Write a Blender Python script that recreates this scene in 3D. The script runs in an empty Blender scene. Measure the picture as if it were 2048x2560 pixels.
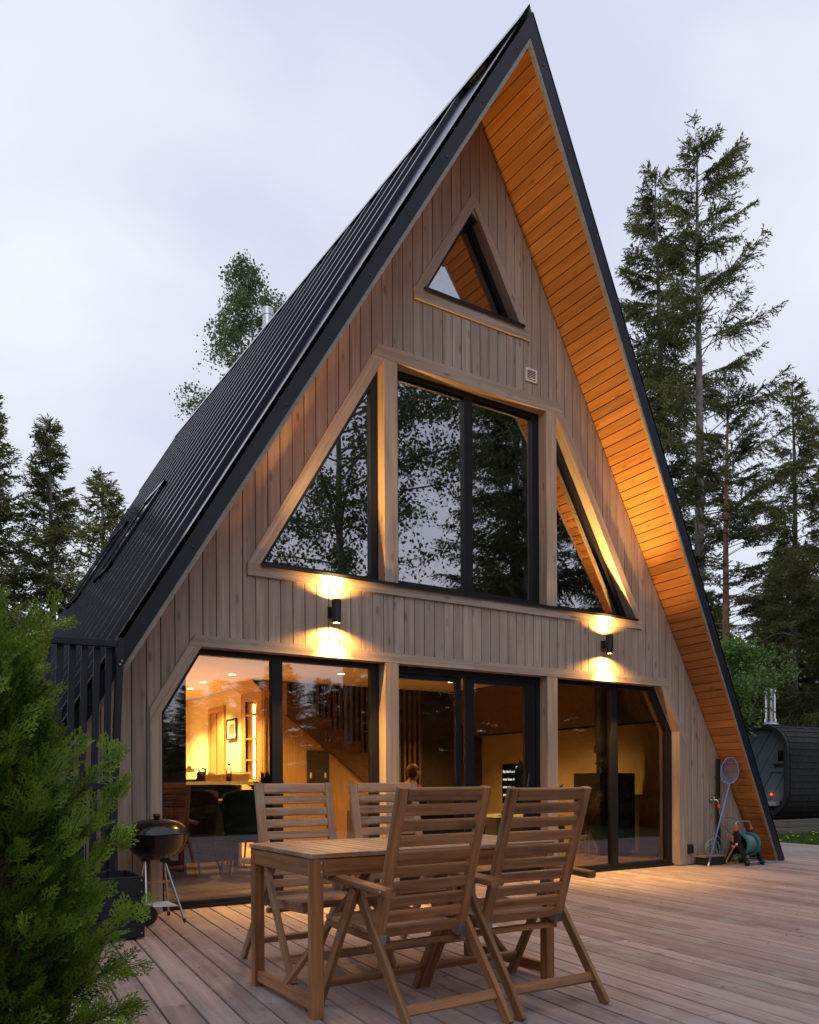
import bpy, math, random
import numpy as np
from mathutils import Vector, Matrix, Euler

sc = bpy.context.scene
COL = sc.collection
R_ = math.radians

# ------------------------------------------------------------------ camera
CAM_P = Vector((-5.1618, -6.7773, 1.075))
cam_d = bpy.data.cameras.new('camera')
cam = bpy.data.objects.new('camera', cam_d)
COL.objects.link(cam)
cam_d.sensor_fit = 'VERTICAL'
cam_d.sensor_height = 36.0
cam_d.lens = 2062.46 / 2560 * 36.0
cam_d.shift_y = (1951.3 - 1280.0) / 2560.0
cam_d.clip_end = 600
cam.matrix_world = Matrix.Translation(CAM_P) @ Matrix.Rotation(-0.5741, 4, 'Z') @ Matrix.Rotation(math.pi / 2, 4, 'X') @ Matrix.Rotation(-0.0049, 4, 'Z')
sc.camera = cam

# ------------------------------------------------------------------ world: overcast dusk sky
SUN_EL, SUN_AZ = R_(24), R_(215)
w = bpy.data.worlds.new('World')
sc.world = w
w.use_nodes = True
nt = w.node_tree
nt.nodes.clear()
N = nt.nodes.new
L = nt.links.new
out = N('ShaderNodeOutputWorld')
bg = N('ShaderNodeBackground')
bg.inputs['Strength'].default_value = 0.1
sky = N('ShaderNodeTexSky')
sky.sky_type = 'NISHITA'
sky.sun_disc = False
sky.sun_elevation = SUN_EL
sky.sun_rotation = SUN_AZ
tc = N('ShaderNodeTexCoord')
mp = N('ShaderNodeMapping')
mp.inputs['Scale'].default_value = (1.0, 1.0, 2.2)
mp.inputs['Location'].default_value = (0.35, 0.2, 0.1)
nz = N('ShaderNodeTexNoise')
nz.inputs['Scale'].default_value = 1.7
nz.inputs['Detail'].default_value = 5
nz.inputs['Roughness'].default_value = 0.45
nz.inputs['Distortion'].default_value = 0.35
rp = N('ShaderNodeValToRGB')
rp.color_ramp.elements[0].position = 0.36
rp.color_ramp.elements[0].color = (6.75, 7.1, 8.75, 1)
rp.color_ramp.elements[1].position = 0.66
rp.color_ramp.elements[1].color = (9.6, 9.9, 10.3, 1)
mx = N('ShaderNodeMixRGB')
mx.inputs['Fac'].default_value = 0.93
L(tc.outputs['Generated'], mp.inputs['Vector'])
L(mp.outputs['Vector'], nz.inputs['Vector'])
L(nz.outputs['Fac'], rp.inputs['Fac'])
L(sky.outputs['Color'], mx.inputs['Color1'])
L(rp.outputs['Color'], mx.inputs['Color2'])
L(mx.outputs['Color'], bg.inputs['Color'])
L(bg.outputs['Background'], out.inputs['Surface'])

sun_d = bpy.data.lights.new('sun', 'SUN')
sun_d.energy = 0.5
sun_d.angle = R_(40)
sun_d.color = (1.0, 0.97, 0.93)
sun = bpy.data.objects.new('sun', sun_d)
COL.objects.link(sun)
sun.rotation_euler = Euler((math.pi / 2 - SUN_EL, 0, math.pi - SUN_AZ))

vs = sc.view_settings
vs.view_transform = 'Standard'
vs.look = 'None'
vs.exposure = 0.1
vs.gamma = 1.0
vs.use_curve_mapping = False
sc.render.engine = 'CYCLES'
sc.cycles.use_denoising = True
sc.cycles.max_bounces = 8
sc.cycles.diffuse_bounces = 4
sc.cycles.glossy_bounces = 4
sc.cycles.transparent_max_bounces = 12
sc.cycles.sample_clamp_indirect = 6.0
sc.cycles.caustics_reflective = False
sc.cycles.caustics_refractive = False

rnd = random.Random(7)

# ------------------------------------------------------------------ materials
def new_mat(name):
    m = bpy.data.materials.new(name)
    m.use_nodes = True
    t = m.node_tree
    b = t.nodes['Principled BSDF']
    return m, t, b

def plain(name, rgb, rough=0.5, metal=0.0, var=0.0, spec=0.5, bump=0.0, bscale=80):
    m, t, b = new_mat(name)
    b.inputs['Base Color'].default_value = (*rgb, 1)
    b.inputs['Roughness'].default_value = rough
    b.inputs['Metallic'].default_value = metal
    b.inputs['Specular IOR Level'].default_value = spec
    if var or bump:
        tcn = t.nodes.new('ShaderNodeTexCoord')
        n = t.nodes.new('ShaderNodeTexNoise')
        n.inputs['Scale'].default_value = bscale if bump else 6
        n.inputs['Detail'].default_value = 4
        t.links.new(tcn.outputs['Object'], n.inputs['Vector'])
        if var:
            n2 = t.nodes.new('ShaderNodeTexNoise')
            n2.inputs['Scale'].default_value = 4
            n2.inputs['Detail'].default_value = 6
            t.links.new(tcn.outputs['Object'], n2.inputs['Vector'])
            r = t.nodes.new('ShaderNodeValToRGB')
            r.color_ramp.elements[0].position = 0.3
            r.color_ramp.elements[1].position = 0.7
            r.color_ramp.elements[0].color = (*[c * (1 - var) for c in rgb], 1)
            r.color_ramp.elements[1].color = (*[min(1, c * (1 + var)) for c in rgb], 1)
            t.links.new(n2.outputs['Fac'], r.inputs['Fac'])
            t.links.new(r.outputs['Color'], b.inputs['Base Color'])
        if bump:
            bp = t.nodes.new('ShaderNodeBump')
            bp.inputs['Strength'].default_value = bump
            bp.inputs['Distance'].default_value = 0.004
            t.links.new(n.outputs['Fac'], bp.inputs['Height'])
            t.links.new(bp.outputs['Normal'], b.inputs['Normal'])
    return m

def wood(name, dark, light, rough=0.6, along=1.6, across=38, var=0.25, knots=0.0, knot_col=None, bump=0.25,
         patch=None, patch_amt=0.0, grooves=0.0, spec=0.35, patch_scale=3.0):
    """grain runs along the object's local X"""
    m, t, b = new_mat(name)
    n_ = t.nodes.new
    l_ = t.links.new
    tcn = n_('ShaderNodeTexCoord')
    oi = n_('ShaderNodeObjectInfo')
    mul = n_('ShaderNodeMath'); mul.operation = 'MULTIPLY'; mul.inputs[1].default_value = 37.0
    l_(oi.outputs['Random'], mul.inputs[0])
    add = n_('ShaderNodeVectorMath'); add.operation = 'ADD'
    l_(tcn.outputs['Object'], add.inputs[0])
    l_(mul.outputs[0], add.inputs[1])
    mpn = n_('ShaderNodeMapping')
    mpn.inputs['Scale'].default_value = (along, across, across)
    l_(add.outputs[0], mpn.inputs['Vector'])
    gn = n_('ShaderNodeTexNoise')
    gn.inputs['Scale'].default_value = 1.0
    gn.inputs['Detail'].default_value = 5
    gn.inputs['Roughness'].default_value = 0.6
    gn.inputs['Distortion'].default_value = 0.5
    l_(mpn.outputs['Vector'], gn.inputs['Vector'])
    r = n_('ShaderNodeValToRGB')
    r.color_ramp.elements[0].position = 0.3
    r.color_ramp.elements[1].position = 0.7
    r.color_ramp.elements[0].color = (*dark, 1)
    r.color_ramp.elements[1].color = (*light, 1)
    l_(gn.outputs['Fac'], r.inputs['Fac'])
    col = r.outputs['Color']
    # board to board difference
    hv = n_('ShaderNodeHueSaturation')
    mr = n_('ShaderNodeMapRange')
    mr.inputs['To Min'].default_value = 1 - var
    mr.inputs['To Max'].default_value = 1 + var
    l_(oi.outputs['Random'], mr.inputs['Value'])
    l_(mr.outputs[0], hv.inputs['Value'])
    l_(col, hv.inputs['Color'])
    col = hv.outputs['Color']
    if knots:
        mk = n_('ShaderNodeMapping')
        mk.inputs['Scale'].default_value = (2.6, 8.0, 8.0)
        l_(add.outputs[0], mk.inputs['Vector'])
        vo = n_('ShaderNodeTexVoronoi')
        vo.inputs['Scale'].default_value = 1.0
        vo.inputs['Randomness'].default_value = 1.0
        l_(mk.outputs['Vector'], vo.inputs['Vector'])
        kr = n_('ShaderNodeValToRGB')
        kr.color_ramp.elements[0].position = 0.05
        kr.color_ramp.elements[0].color = (1, 1, 1, 1)
        kr.color_ramp.elements[1].position = 0.17
        kr.color_ramp.elements[1].color = (0, 0, 0, 1)
        l_(vo.outputs['Distance'], kr.inputs['Fac'])
        km = n_('ShaderNodeMath'); km.operation = 'MULTIPLY'; km.inputs[1].default_value = knots
        l_(kr.outputs['Color'], km.inputs[0])
        mxk = n_('ShaderNodeMixRGB')
        mxk.inputs['Color2'].default_value = (*(knot_col or tuple(c * 0.35 for c in dark)), 1)
        l_(km.outputs[0], mxk.inputs['Fac'])
        l_(col, mxk.inputs['Color1'])
        col = mxk.outputs['Color']
    if patch:
        ge = n_('ShaderNodeNewGeometry')
        pn = n_('ShaderNodeTexNoise')
        pn.inputs['Scale'].default_value = patch_scale
        pn.inputs['Detail'].default_value = 5
        pn.inputs['Roughness'].default_value = 0.65
        pa = n_('ShaderNodeVectorMath'); pa.operation = 'ADD'
        l_(ge.outputs['Position'], pa.inputs[0])
        l_(mul.outputs[0], pa.inputs[1])
        l_(pa.outputs[0], pn.inputs['Vector'])
        pr = n_('ShaderNodeValToRGB')
        pr.color_ramp.elements[0].position = 0.48
        pr.color_ramp.elements[0].color = (0, 0, 0, 1)
        pr.color_ramp.elements[1].position = 0.72
        pr.color_ramp.elements[1].color = (patch_amt,) * 3 + (1,)
        l_(pn.outputs['Fac'], pr.inputs['Fac'])
        mxp = n_('ShaderNodeMixRGB')
        mxp.inputs['Color2'].default_value = (*patch, 1)
        l_(pr.outputs['Color'], mxp.inputs['Fac'])
        l_(col, mxp.inputs['Color1'])
        col = mxp.outputs['Color']
    l_(col, b.inputs['Base Color'])
    b.inputs['Roughness'].default_value = rough
    b.inputs['Specular IOR Level'].default_value = spec
    h = gn.outputs['Fac']
    if grooves:
        wv = n_('ShaderNodeTexWave')
        wv.bands_direction = 'Y'
        wv.inputs['Scale'].default_value = grooves
        wv.inputs['Distortion'].default_value = 0.0
        l_(tcn.outputs['Object'], wv.inputs['Vector'])
        ad = n_('ShaderNodeMath'); ad.operation = 'ADD'
        l_(gn.outputs['Fac'], ad.inputs[0]); l_(wv.outputs['Fac'], ad.inputs[1])
        h = ad.outputs[0]
    bp = n_('ShaderNodeBump')
    bp.inputs['Strength'].default_value = bump
    bp.inputs['Distance'].default_value = 0.003
    l_(h, bp.inputs['Height'])
    l_(bp.outputs['Normal'], b.inputs['Normal'])
    return m

def leafmat(name, dark, light, trans=0.25, rough=0.55):
    """colour varies leaf by leaf through the mesh attribute 'tint'"""
    m, t, b = new_mat(name)
    at = t.nodes.new('ShaderNodeAttribute')
    at.attribute_name = 'tint'
    r = t.nodes.new('ShaderNodeValToRGB')
    r.color_ramp.elements[0].color = (*dark, 1)
    r.color_ramp.elements[1].color = (*light, 1)
    t.links.new(at.outputs['Fac'], r.inputs['Fac'])
    t.links.new(r.outputs['Color'], b.inputs['Base Color'])
    b.inputs['Roughness'].default_value = rough
    b.inputs['Specular IOR Level'].default_value = 0.25
    if trans:
        tr = t.nodes.new('ShaderNodeBsdfTranslucent')
        t.links.new(r.outputs['Color'], tr.inputs['Color'])
        ms = t.nodes.new('ShaderNodeMixShader')
        ms.inputs['Fac'].default_value = trans
        o = t.nodes['Material Output']
        t.links.new(b.outputs['BSDF'], ms.inputs[1])
        t.links.new(tr.outputs['BSDF'], ms.inputs[2])
        t.links.new(ms.outputs['Shader'], o.inputs['Surface'])
    return m

def glow(name, rgb, strength):
    m = bpy.data.materials.new(name)
    m.use_nodes = True
    t = m.node_tree
    t.nodes.clear()
    o = t.nodes.new('ShaderNodeOutputMaterial')
    e = t.nodes.new('ShaderNodeEmission')
    e.inputs['Color'].default_value = (*rgb, 1)
    e.inputs['Strength'].default_value = strength
    t.links.new(e.outputs[0], o.inputs['Surface'])
    return m

def glassmat(name, ior=3.0, tint=(0.86, 0.88, 0.86), wobble=0.0):
    m = bpy.data.materials.new(name)
    m.use_nodes = True
    t = m.node_tree
    t.nodes.clear()
    o = t.nodes.new('ShaderNodeOutputMaterial')
    tr = t.nodes.new('ShaderNodeBsdfTransparent')
    tr.inputs['Color'].default_value = (*tint, 1)
    gl = t.nodes.new('ShaderNodeBsdfGlossy')
    gl.inputs['Roughness'].default_value = 0.0
    gl.inputs['Color'].default_value = (0.93, 0.93, 1.0, 1)
    fr = t.nodes.new('ShaderNodeFresnel')
    fr.inputs['IOR'].default_value = ior
    ms = t.nodes.new('ShaderNodeMixShader')
    t.links.new(fr.outputs[0], ms.inputs['Fac'])
    t.links.new(tr.outputs[0], ms.inputs[1])
    t.links.new(gl.outputs[0], ms.inputs[2])
    t.links.new(ms.outputs[0], o.inputs['Surface'])
    if wobble:
        tcn = t.nodes.new('ShaderNodeTexCoord')
        nn = t.nodes.new('ShaderNodeTexNoise')
        nn.inputs['Scale'].default_value = 1.6
        nn.inputs['Detail'].default_value = 1
        t.links.new(tcn.outputs['Object'], nn.inputs['Vector'])
        bp = t.nodes.new('ShaderNodeBump')
        bp.inputs['Strength'].default_value = wobble
        bp.inputs['Distance'].default_value = 0.01
        t.links.new(nn.outputs['Fac'], bp.inputs['Height'])
        t.links.new(bp.outputs['Normal'], gl.inputs['Normal'])
    return m

M = {}
M['siding'] = wood('siding_wood', (0.268, 0.215, 0.180), (0.475, 0.392, 0.338), 0.7, 1.2, 30, 0.11, knots=0.75, bump=0.35,
                   patch=(0.33, 0.295, 0.25), patch_amt=0.55, patch_scale=1.2)
M['trim'] = wood('trim_wood', (0.285, 0.228, 0.192), (0.475, 0.392, 0.336), 0.65, 1.2, 30, 0.07, knots=0.6, bump=0.25)
M['core'] = plain('wall_core_dark', (0.045, 0.032, 0.025), 0.9)
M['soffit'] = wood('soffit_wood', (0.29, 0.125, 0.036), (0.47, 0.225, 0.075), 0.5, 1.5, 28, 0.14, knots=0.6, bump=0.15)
M['strip'] = wood('edge_strip_wood', (0.22, 0.20, 0.18), (0.33, 0.30, 0.28), 0.7, 1.5, 40, 0.08)
M['roof'] = plain('navy_roof_steel', (0.010, 0.015, 0.030), 0.17, 0.0, var=0.15, spec=0.10)
M['fascia'] = plain('navy_fascia_steel', (0.014, 0.019, 0.033), 0.42, 0.0, var=0.12, spec=0.35)
M['frame'] = plain('anthracite_frame', (0.009, 0.010, 0.015), 0.42, 0.0, spec=0.3)
M['glass'] = glassmat('window_glass', 4.5, wobble=0.06)
M['glass_low'] = glassmat('lower_window_glass', 2.5, (0.93, 0.93, 0.91), wobble=0.05)
M['glass_plain'] = glassmat('clear_glass', 1.6, (0.95, 0.95, 0.95))
M['deck'] = wood('deck_wood', (0.25, 0.178, 0.160), (0.46, 0.35, 0.325), 0.58, 0.9, 20, 0.22, knots=0.6, bump=0.45,
                 patch=(0.46, 0.43, 0.44), patch_amt=0.65, grooves=52.0, spec=0.4)
M['under'] = plain('deck_shadow_gap', (0.03, 0.022, 0.018), 0.95)
M['teak'] = wood('oiled_acacia', (0.15, 0.058, 0.022), (0.48, 0.215, 0.086), 0.4, 1.8, 34, 0.24, knots=0.4, bump=0.2, spec=0.45,
                 patch=(0.33, 0.21, 0.13), patch_amt=0.4, patch_scale=6)
M['teak_worn'] = wood('weathered_acacia', (0.28, 0.135, 0.066), (0.60, 0.335, 0.19), 0.42, 1.8, 34, 0.24, knots=0.4, bump=0.25, spec=0.45,
                      patch=(0.52, 0.42, 0.36), patch_amt=0.6, patch_scale=5)
M['zinc'] = plain('galvanised_plate', (0.42, 0.43, 0.45), 0.4, 0.85, var=0.1)
M['bolt'] = plain('steel_bolt', (0.55, 0.55, 0.56), 0.3, 1.0)
M['enamel'] = plain('black_enamel', (0.010, 0.009, 0.009), 0.18, 0.0, spec=0.6)
M['alu'] = plain('brushed_aluminium', (0.45, 0.46, 0.48), 0.35, 1.0)
M['black'] = plain('black_plastic', (0.012, 0.012, 0.013), 0.45)
M['charcoal'] = wood('charcoal_painted_wood', (0.013, 0.015, 0.024), (0.022, 0.025, 0.036), 0.55, 1.5, 40, 0.15, bump=0.25)
M['soil'] = plain('planter_soil', (0.02, 0.014, 0.01), 0.95, bump=0.6)
M['bulb'] = glow('lamp_bulb', (1.0, 0.62, 0.22), 40)
M['ledwarm'] = glow('led_strip', (1.0, 0.60, 0.20), 14)
M['downlight'] = glow('downlight_lens', (1.0, 0.66, 0.28), 12)
M['white'] = plain('white_plastic', (0.72, 0.70, 0.67), 0.5)
M['vent_dark'] = plain('vent_opening', (0.03, 0.02, 0.015), 0.9)
M['plaster'] = plain('plaster_wall', (0.78, 0.72, 0.62), 0.8, var=0.03)
M['knee'] = plain('beige_plaster', (0.50, 0.38, 0.22), 0.85, var=0.06)
M['birch_ply'] = wood('plywood', (0.42, 0.25, 0.11), (0.55, 0.35, 0.17), 0.55, 1.4, 30, 0.1)
M['dark_wood'] = wood('dark_slat_wood', (0.10, 0.05, 0.022), (0.18, 0.095, 0.045), 0.6, 1.4, 30, 0.15)
M['room_dark'] = plain('unlit_and_joint_dark', (0.05, 0.035, 0.025), 0.8)  # near-black brown puts the unlit hall and stairwell into the colour
M['floor_in'] = wood('oak_floor', (0.28, 0.17, 0.09), (0.42, 0.28, 0.16), 0.35, 1.2, 24, 0.12)
M['teal'] = plain('teal_velvet', (0.012, 0.075, 0.085), 0.85, var=0.2)
M['plum'] = plain('plum_fabric', (0.05, 0.022, 0.045), 0.85, var=0.2)
M['rug'] = plain('grey_rug', (0.22, 0.21, 0.20), 0.95, var=0.25, bump=0.5)
M['throw'] = plain('grey_blanket', (0.33, 0.33, 0.33), 0.95, var=0.25, bump=0.6, bscale=160)
M['counter'] = plain('pale_counter_top', (0.66, 0.58, 0.46), 0.4)
M['card'] = plain('cardboard', (0.42, 0.26, 0.13), 0.85)
M['red_pack'] = plain('red_packet', (0.30, 0.05, 0.03), 0.4)
M['bread'] = plain('bread_bag', (0.70, 0.40, 0.22), 0.5, var=0.3)
M['screen'] = plain('tv_screen', (0.004, 0.004, 0.005), 0.25)
M['lyric'] = glow('screen_text', (0.9, 0.86, 0.78), 1.6)
M['skin'] = plain('skin', (0.48, 0.27, 0.19), 0.55)
M['hair'] = plain('auburn_hair', (0.10, 0.028, 0.012), 0.6, var=0.3)
M['shirt'] = plain('rust_shirt', (0.20, 0.06, 0.025), 0.85)
M['trouser'] = plain('dark_trousers', (0.02, 0.02, 0.025), 0.85)
M['sofa'] = plain('brown_sofa_fabric', (0.055, 0.035, 0.022), 0.9, var=0.2)
M['stove'] = plain('black_stove_steel', (0.010, 0.010, 0.010), 0.5)
M['rattan'] = plain('pale_rattan', (0.72, 0.58, 0.42), 0.6)
M['pampas'] = leafmat('pampas_plume', (0.22, 0.15, 0.08), (0.42, 0.31, 0.19), 0.2, 0.8)
M['houseplant'] = leafmat('house_plant_leaf', (0.008, 0.025, 0.008), (0.02, 0.06, 0.015), 0.15, 0.45)
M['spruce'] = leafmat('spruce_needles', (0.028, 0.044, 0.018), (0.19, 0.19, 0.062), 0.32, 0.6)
M['spruce_y'] = leafmat('yellowish_needles', (0.045, 0.065, 0.016), (0.26, 0.26, 0.06), 0.32, 0.6)
M['pine'] = leafmat('pine_needles', (0.028, 0.042, 0.020), (0.15, 0.155, 0.06), 0.3, 0.6)
M['birch'] = leafmat('birch_leaves', (0.05, 0.09, 0.028), (0.19, 0.26, 0.10), 0.42, 0.5)
M['maple'] = leafmat('bright_leaves', (0.05, 0.12, 0.022), (0.22, 0.36, 0.08), 0.4, 0.45)
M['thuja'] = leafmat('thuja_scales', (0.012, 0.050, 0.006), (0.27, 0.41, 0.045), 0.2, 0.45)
M['bark'] = plain('spruce_bark', (0.17, 0.145, 0.135), 0.9, var=0.45, bump=0.8, bscale=25)
M['bark_red'] = plain('pine_bark', (0.20, 0.105, 0.07), 0.9, var=0.4, bump=0.8, bscale=25)
M['bark_w'] = plain('birch_bark', (0.35, 0.33, 0.30), 0.8, var=0.5)
M['twig'] = plain('thuja_twig', (0.11, 0.055, 0.028), 0.85, var=0.3)
M['lawn'] = plain('lawn_soil', (0.030, 0.055, 0.014), 0.95, var=0.5)
M['grass'] = leafmat('grass_blades', (0.03, 0.085, 0.010), (0.10, 0.22, 0.030), 0.3, 0.5)
M['dandelion'] = plain('dandelion_yellow', (0.75, 0.52, 0.02), 0.7)
M['sleeper'] = wood('grey_sleeper', (0.14, 0.11, 0.095), (0.26, 0.215, 0.185), 0.85, 1.2, 25, 0.15, bump=0.5)
M['shingle'] = plain('bitumen_shingle', (0.017, 0.018, 0.023), 0.85, var=0.3, bump=0.6, bscale=150)
M['sauna_rim'] = plain('sauna_rim_black', (0.010, 0.010, 0.012), 0.6)
M['sauna_board'] = wood('slate_blue_board', (0.062, 0.098, 0.128), (0.092, 0.138, 0.172), 0.6, 1.4, 40, 0.10)
M['flue'] = plain('polished_flue', (0.60, 0.61, 0.62), 0.32, 1.0)
M['pale_step'] = plain('pale_bench', (0.36, 0.36, 0.40), 0.7)
M['red_gleam'] = glow('red_gleam', (1.0, 0.10, 0.02), 3.0)
M['teal_plastic'] = plain('teal_plastic', (0.012, 0.22, 0.25), 0.4)
M['orange_plastic'] = plain('orange_plastic', (0.72, 0.10, 0.03), 0.45)
M['hose'] = plain('grey_hose', (0.16, 0.19, 0.20), 0.5)
M['hose_blue'] = plain('pale_blue_hose', (0.25, 0.36, 0.46), 0.5)
M['tan_tube'] = plain('tan_crank', (0.40, 0.25, 0.13), 0.5)
M['net_blue'] = plain('blue_net_pole', (0.12, 0.28, 0.70), 0.4)
M['chrome'] = plain('chrome', (0.6, 0.6, 0.6), 0.15, 1.0)
M['green_box'] = plain('dark_green_box', (0.006, 0.020, 0.014), 0.5)

def netmat():
    m = bpy.data.materials.new('blue_netting')
    m.use_nodes = True
    t = m.node_tree
    b = t.nodes['Principled BSDF']
    b.inputs['Base Color'].default_value = (0.14, 0.26, 0.55, 1)
    b.inputs['Roughness'].default_value = 0.7
    tr = t.nodes.new('ShaderNodeBsdfTransparent')
    ms = t.nodes.new('ShaderNodeMixShader')
    ms.inputs['Fac'].default_value = 0.42
    t.links.new(tr.outputs[0], ms.inputs[1])
    t.links.new(b.outputs[0], ms.inputs[2])
    t.links.new(ms.outputs[0], t.nodes['Material Output'].inputs['Surface'])
    return m
M['netting'] = netmat()

# ------------------------------------------------------------------ geometry helpers
def link(o, parent=None):
    COL.objects.link(o)
    if parent is not None:
        o.parent = parent
    return o

def tag(o, label=None, cat=None, group=None, kind=None):
    if label: o['label'] = label
    if cat: o['category'] = cat
    if group: o['group'] = group
    if kind: o['kind'] = kind
    return o

def empty(name, loc=(0, 0, 0), rz=0.0, label=None, cat=None, group=None, kind=None):
    o = bpy.data.objects.new(name, None)
    o.empty_display_size = 0.1
    o.location = loc
    o.rotation_euler = (0, 0, rz)
    COL.objects.link(o)
    return tag(o, label, cat, group, kind)

def copy_tree(o, parent=None):
    c = o.copy()
    COL.objects.link(c)
    if parent is not None:
        c.parent = parent
    for ch in list(o.children):
        copy_tree(ch, c)
    return c

class G:
    """collects vertices and faces for one mesh"""
    def __init__(s):
        s.v = []; s.f = []; s.smooth = False
    def quad(s, a, b, c, d):
        i = len(s.v); s.v += [tuple(a), tuple(b), tuple(c), tuple(d)]; s.f.append((i, i+1, i+2, i+3))
    def box(s, x0, x1, y0, y1, z0, z1):
        i = len(s.v)
        s.v += [(x0,y0,z0),(x1,y0,z0),(x1,y1,z0),(x0,y1,z0),(x0,y0,z1),(x1,y0,z1),(x1,y1,z1),(x0,y1,z1)]
        s.f += [(i,i+3,i+2,i+1),(i+4,i+5,i+6,i+7),(i,i+1,i+5,i+4),(i+1,i+2,i+6,i+5),(i+2,i+3,i+7,i+6),(i+3,i,i+4,i+7)]
        return s
    def prism(s, poly, w0, w1, f=None):
        """poly (u,v) CCW seen from +w; f maps (u,v,w)->xyz"""
        f = f or (lambda u, v, w: (u, v, w))
        a = sum(poly[k][0]*poly[(k+1) % len(poly)][1]-poly[(k+1) % len(poly)][0]*poly[k][1] for k in range(len(poly)))
        if a < 0: poly = poly[::-1]
        i = len(s.v); n = len(poly)
        s.v += [f(u, v, w0) for u, v in poly] + [f(u, v, w1) for u, v in poly]
        s.f.append(tuple(i+k for k in reversed(range(n))))
        s.f.append(tuple(i+n+k for k in range(n)))
        for k in range(n):
            k2 = (k+1) % n
            s.f.append((i+k, i+k2, i+n+k2, i+n+k))
        return s
    def tube(s, pts, r, seg=8, cap=True):
        pts = [Vector(p) for p in pts]
        rr = r if hasattr(r, '__len__') else [r]*len(pts)
        i0 = len(s.v); n = len(pts)
        up = None
        for k, p in enumerate(pts):
            t = (pts[min(k+1, n-1)]-pts[max(k-1, 0)]).normalized()
            if up is None:
                up = Vector((0, 0, 1)) if abs(t.z) < 0.9 else Vector((1, 0, 0))
            a = t.cross(up)
            if a.length < 1e-6: a = t.cross(Vector((0, 1, 0)))
            a.normalize(); b = a.cross(t).normalized(); up = b
            for j in range(seg):
                th = 2*math.pi*j/seg
                s.v.append(tuple(p + (a*math.cos(th)+b*math.sin(th))*rr[k]))
        for k in range(n-1):
            for j in range(seg):
                j2 = (j+1) % seg
                s.f.append((i0+k*seg+j, i0+(k+1)*seg+j, i0+(k+1)*seg+j2, i0+k*seg+j2))
        if cap:
            s.f.append(tuple(i0+j for j in range(seg)))
            s.f.append(tuple(i0+(n-1)*seg+j for j in reversed(range(seg))))
        return s
    def lathe(s, prof, seg=24, c=(0, 0, 0), axis='Z'):
        i0 = len(s.v); n = len(prof)
        for r, h in prof:
            for j in range(seg):
                th = 2*math.pi*j/seg
                a, b = r*math.cos(th), r*math.sin(th)
                if axis == 'Z': q = (c[0]+a, c[1]+b, c[2]+h)
                elif axis == 'X': q = (c[0]+h, c[1]+a, c[2]+b)
                else: q = (c[0]+b, c[1]+h, c[2]+a)
                s.v.append(q)
        for k in range(n-1):
            for j in range(seg):
                j2 = (j+1) % seg
                s.f.append((i0+k*seg+j, i0+k*seg+j2, i0+(k+1)*seg+j2, i0+(k+1)*seg+j))
        if prof[0][0] > 1e-5: s.f.append(tuple(i0+j for j in reversed(range(seg))))
        if prof[-1][0] > 1e-5: s.f.append(tuple(i0+(n-1)*seg+j for j in range(seg)))
        return s
    def mesh(s, name):
        me = bpy.data.meshes.new(name)
        me.from_pydata(s.v, [], s.f)
        if s.smooth:
            for p in me.polygons: p.use_smooth = True
        me.update()
        return me
    def obj(s, name, mat, parent=None, smooth=None):
        if smooth is not None: s.smooth = smooth
        me = s.mesh(name)
        me.materials.append(M[mat] if isinstance(mat, str) else mat)
        return link(bpy.data.objects.new(name, me), parent)

def autosmooth(o, deg=40):
    me = o.data
    for p in me.polygons: p.use_smooth = True
    try:
        me.set_sharp_from_angle(angle=R_(deg))
    except Exception:
        pass
    return o

def basis(o, ux, uy, n, origin):
    o.matrix_basis = Matrix(((ux[0], uy[0], n[0], origin[0]), (ux[1], uy[1], n[1], origin[1]), (ux[2], uy[2], n[2], origin[2]), (0, 0, 0, 1)))

def plate_xz(name, poly, y0, y1, grain, mat, parent):
    """flat piece in the plane of the wall: polygon (x,z), from y0 to y1, wood grain along (gx,gz)"""
    l = math.hypot(*grain); gx, gz = grain[0]/l, grain[1]/l
    cx = sum(p[0] for p in poly)/len(poly); cz = sum(p[1] for p in poly)/len(poly)
    uv = [((x-cx)*gx+(z-cz)*gz, -(x-cx)*gz+(z-cz)*gx) for x, z in poly]
    g = G().prism(uv, 0, y1-y0)
    o = g.obj(name, mat, parent)
    basis(o, (gx, 0, gz), (-gz, 0, gx), (0, -1, 0), (cx, y1, cz))
    return o

def board(name, a, b, wdt, thk, mat, parent=None, side=(0, 0, 1), ch=0.003):
    """chamfered timber from a to b; 'wdt' along the side vector, 'thk' across; local X is the grain"""
    a, b = Vector(a), Vector(b)
    x = (b-a); ln = x.length; x.normalize()
    s = Vector(side); s = (s-x*s.dot(x)).normalized()
    n = x.cross(s)
    hw, ht = wdt/2, thk/2; c = min(ch, hw*0.4, ht*0.4)
    prof = [(-hw+c, -ht), (hw-c, -ht), (hw, -ht+c), (hw, ht-c), (hw-c, ht), (-hw+c, ht), (-hw, ht-c), (-hw, -ht+c)]
    g = G().prism(prof, -ln/2, ln/2, lambda u, v, w: (w, u, v))
    o = g.obj(name, mat, parent)
    basis(o, x, s, n, (a+b)/2)
    return o

def inset(poly, d):
    n = len(poly)
    a = sum(poly[k][0]*poly[(k+1) % n][1]-poly[(k+1) % n][0]*poly[k][1] for k in range(n))
    if a < 0: poly = poly[::-1]
    lines = []
    for k in range(n):
        p, q = Vector(poly[k]), Vector(poly[(k+1) % n])
        dd = d[k % len(d)] if hasattr(d, '__len__') else d
        t = (q-p).normalized(); nn = Vector((-t.y, t.x))
        lines.append((p+nn*dd, t))
    res = []
    for k in range(n):
        p, t = lines[k-1]; q, u = lines[k]
        den = t.x*u.y-t.y*u.x
        s_ = ((q.x-p.x)*u.y-(q.y-p.y)*u.x)/den
        res.append(tuple(p+t*s_))
    return poly, res

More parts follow.
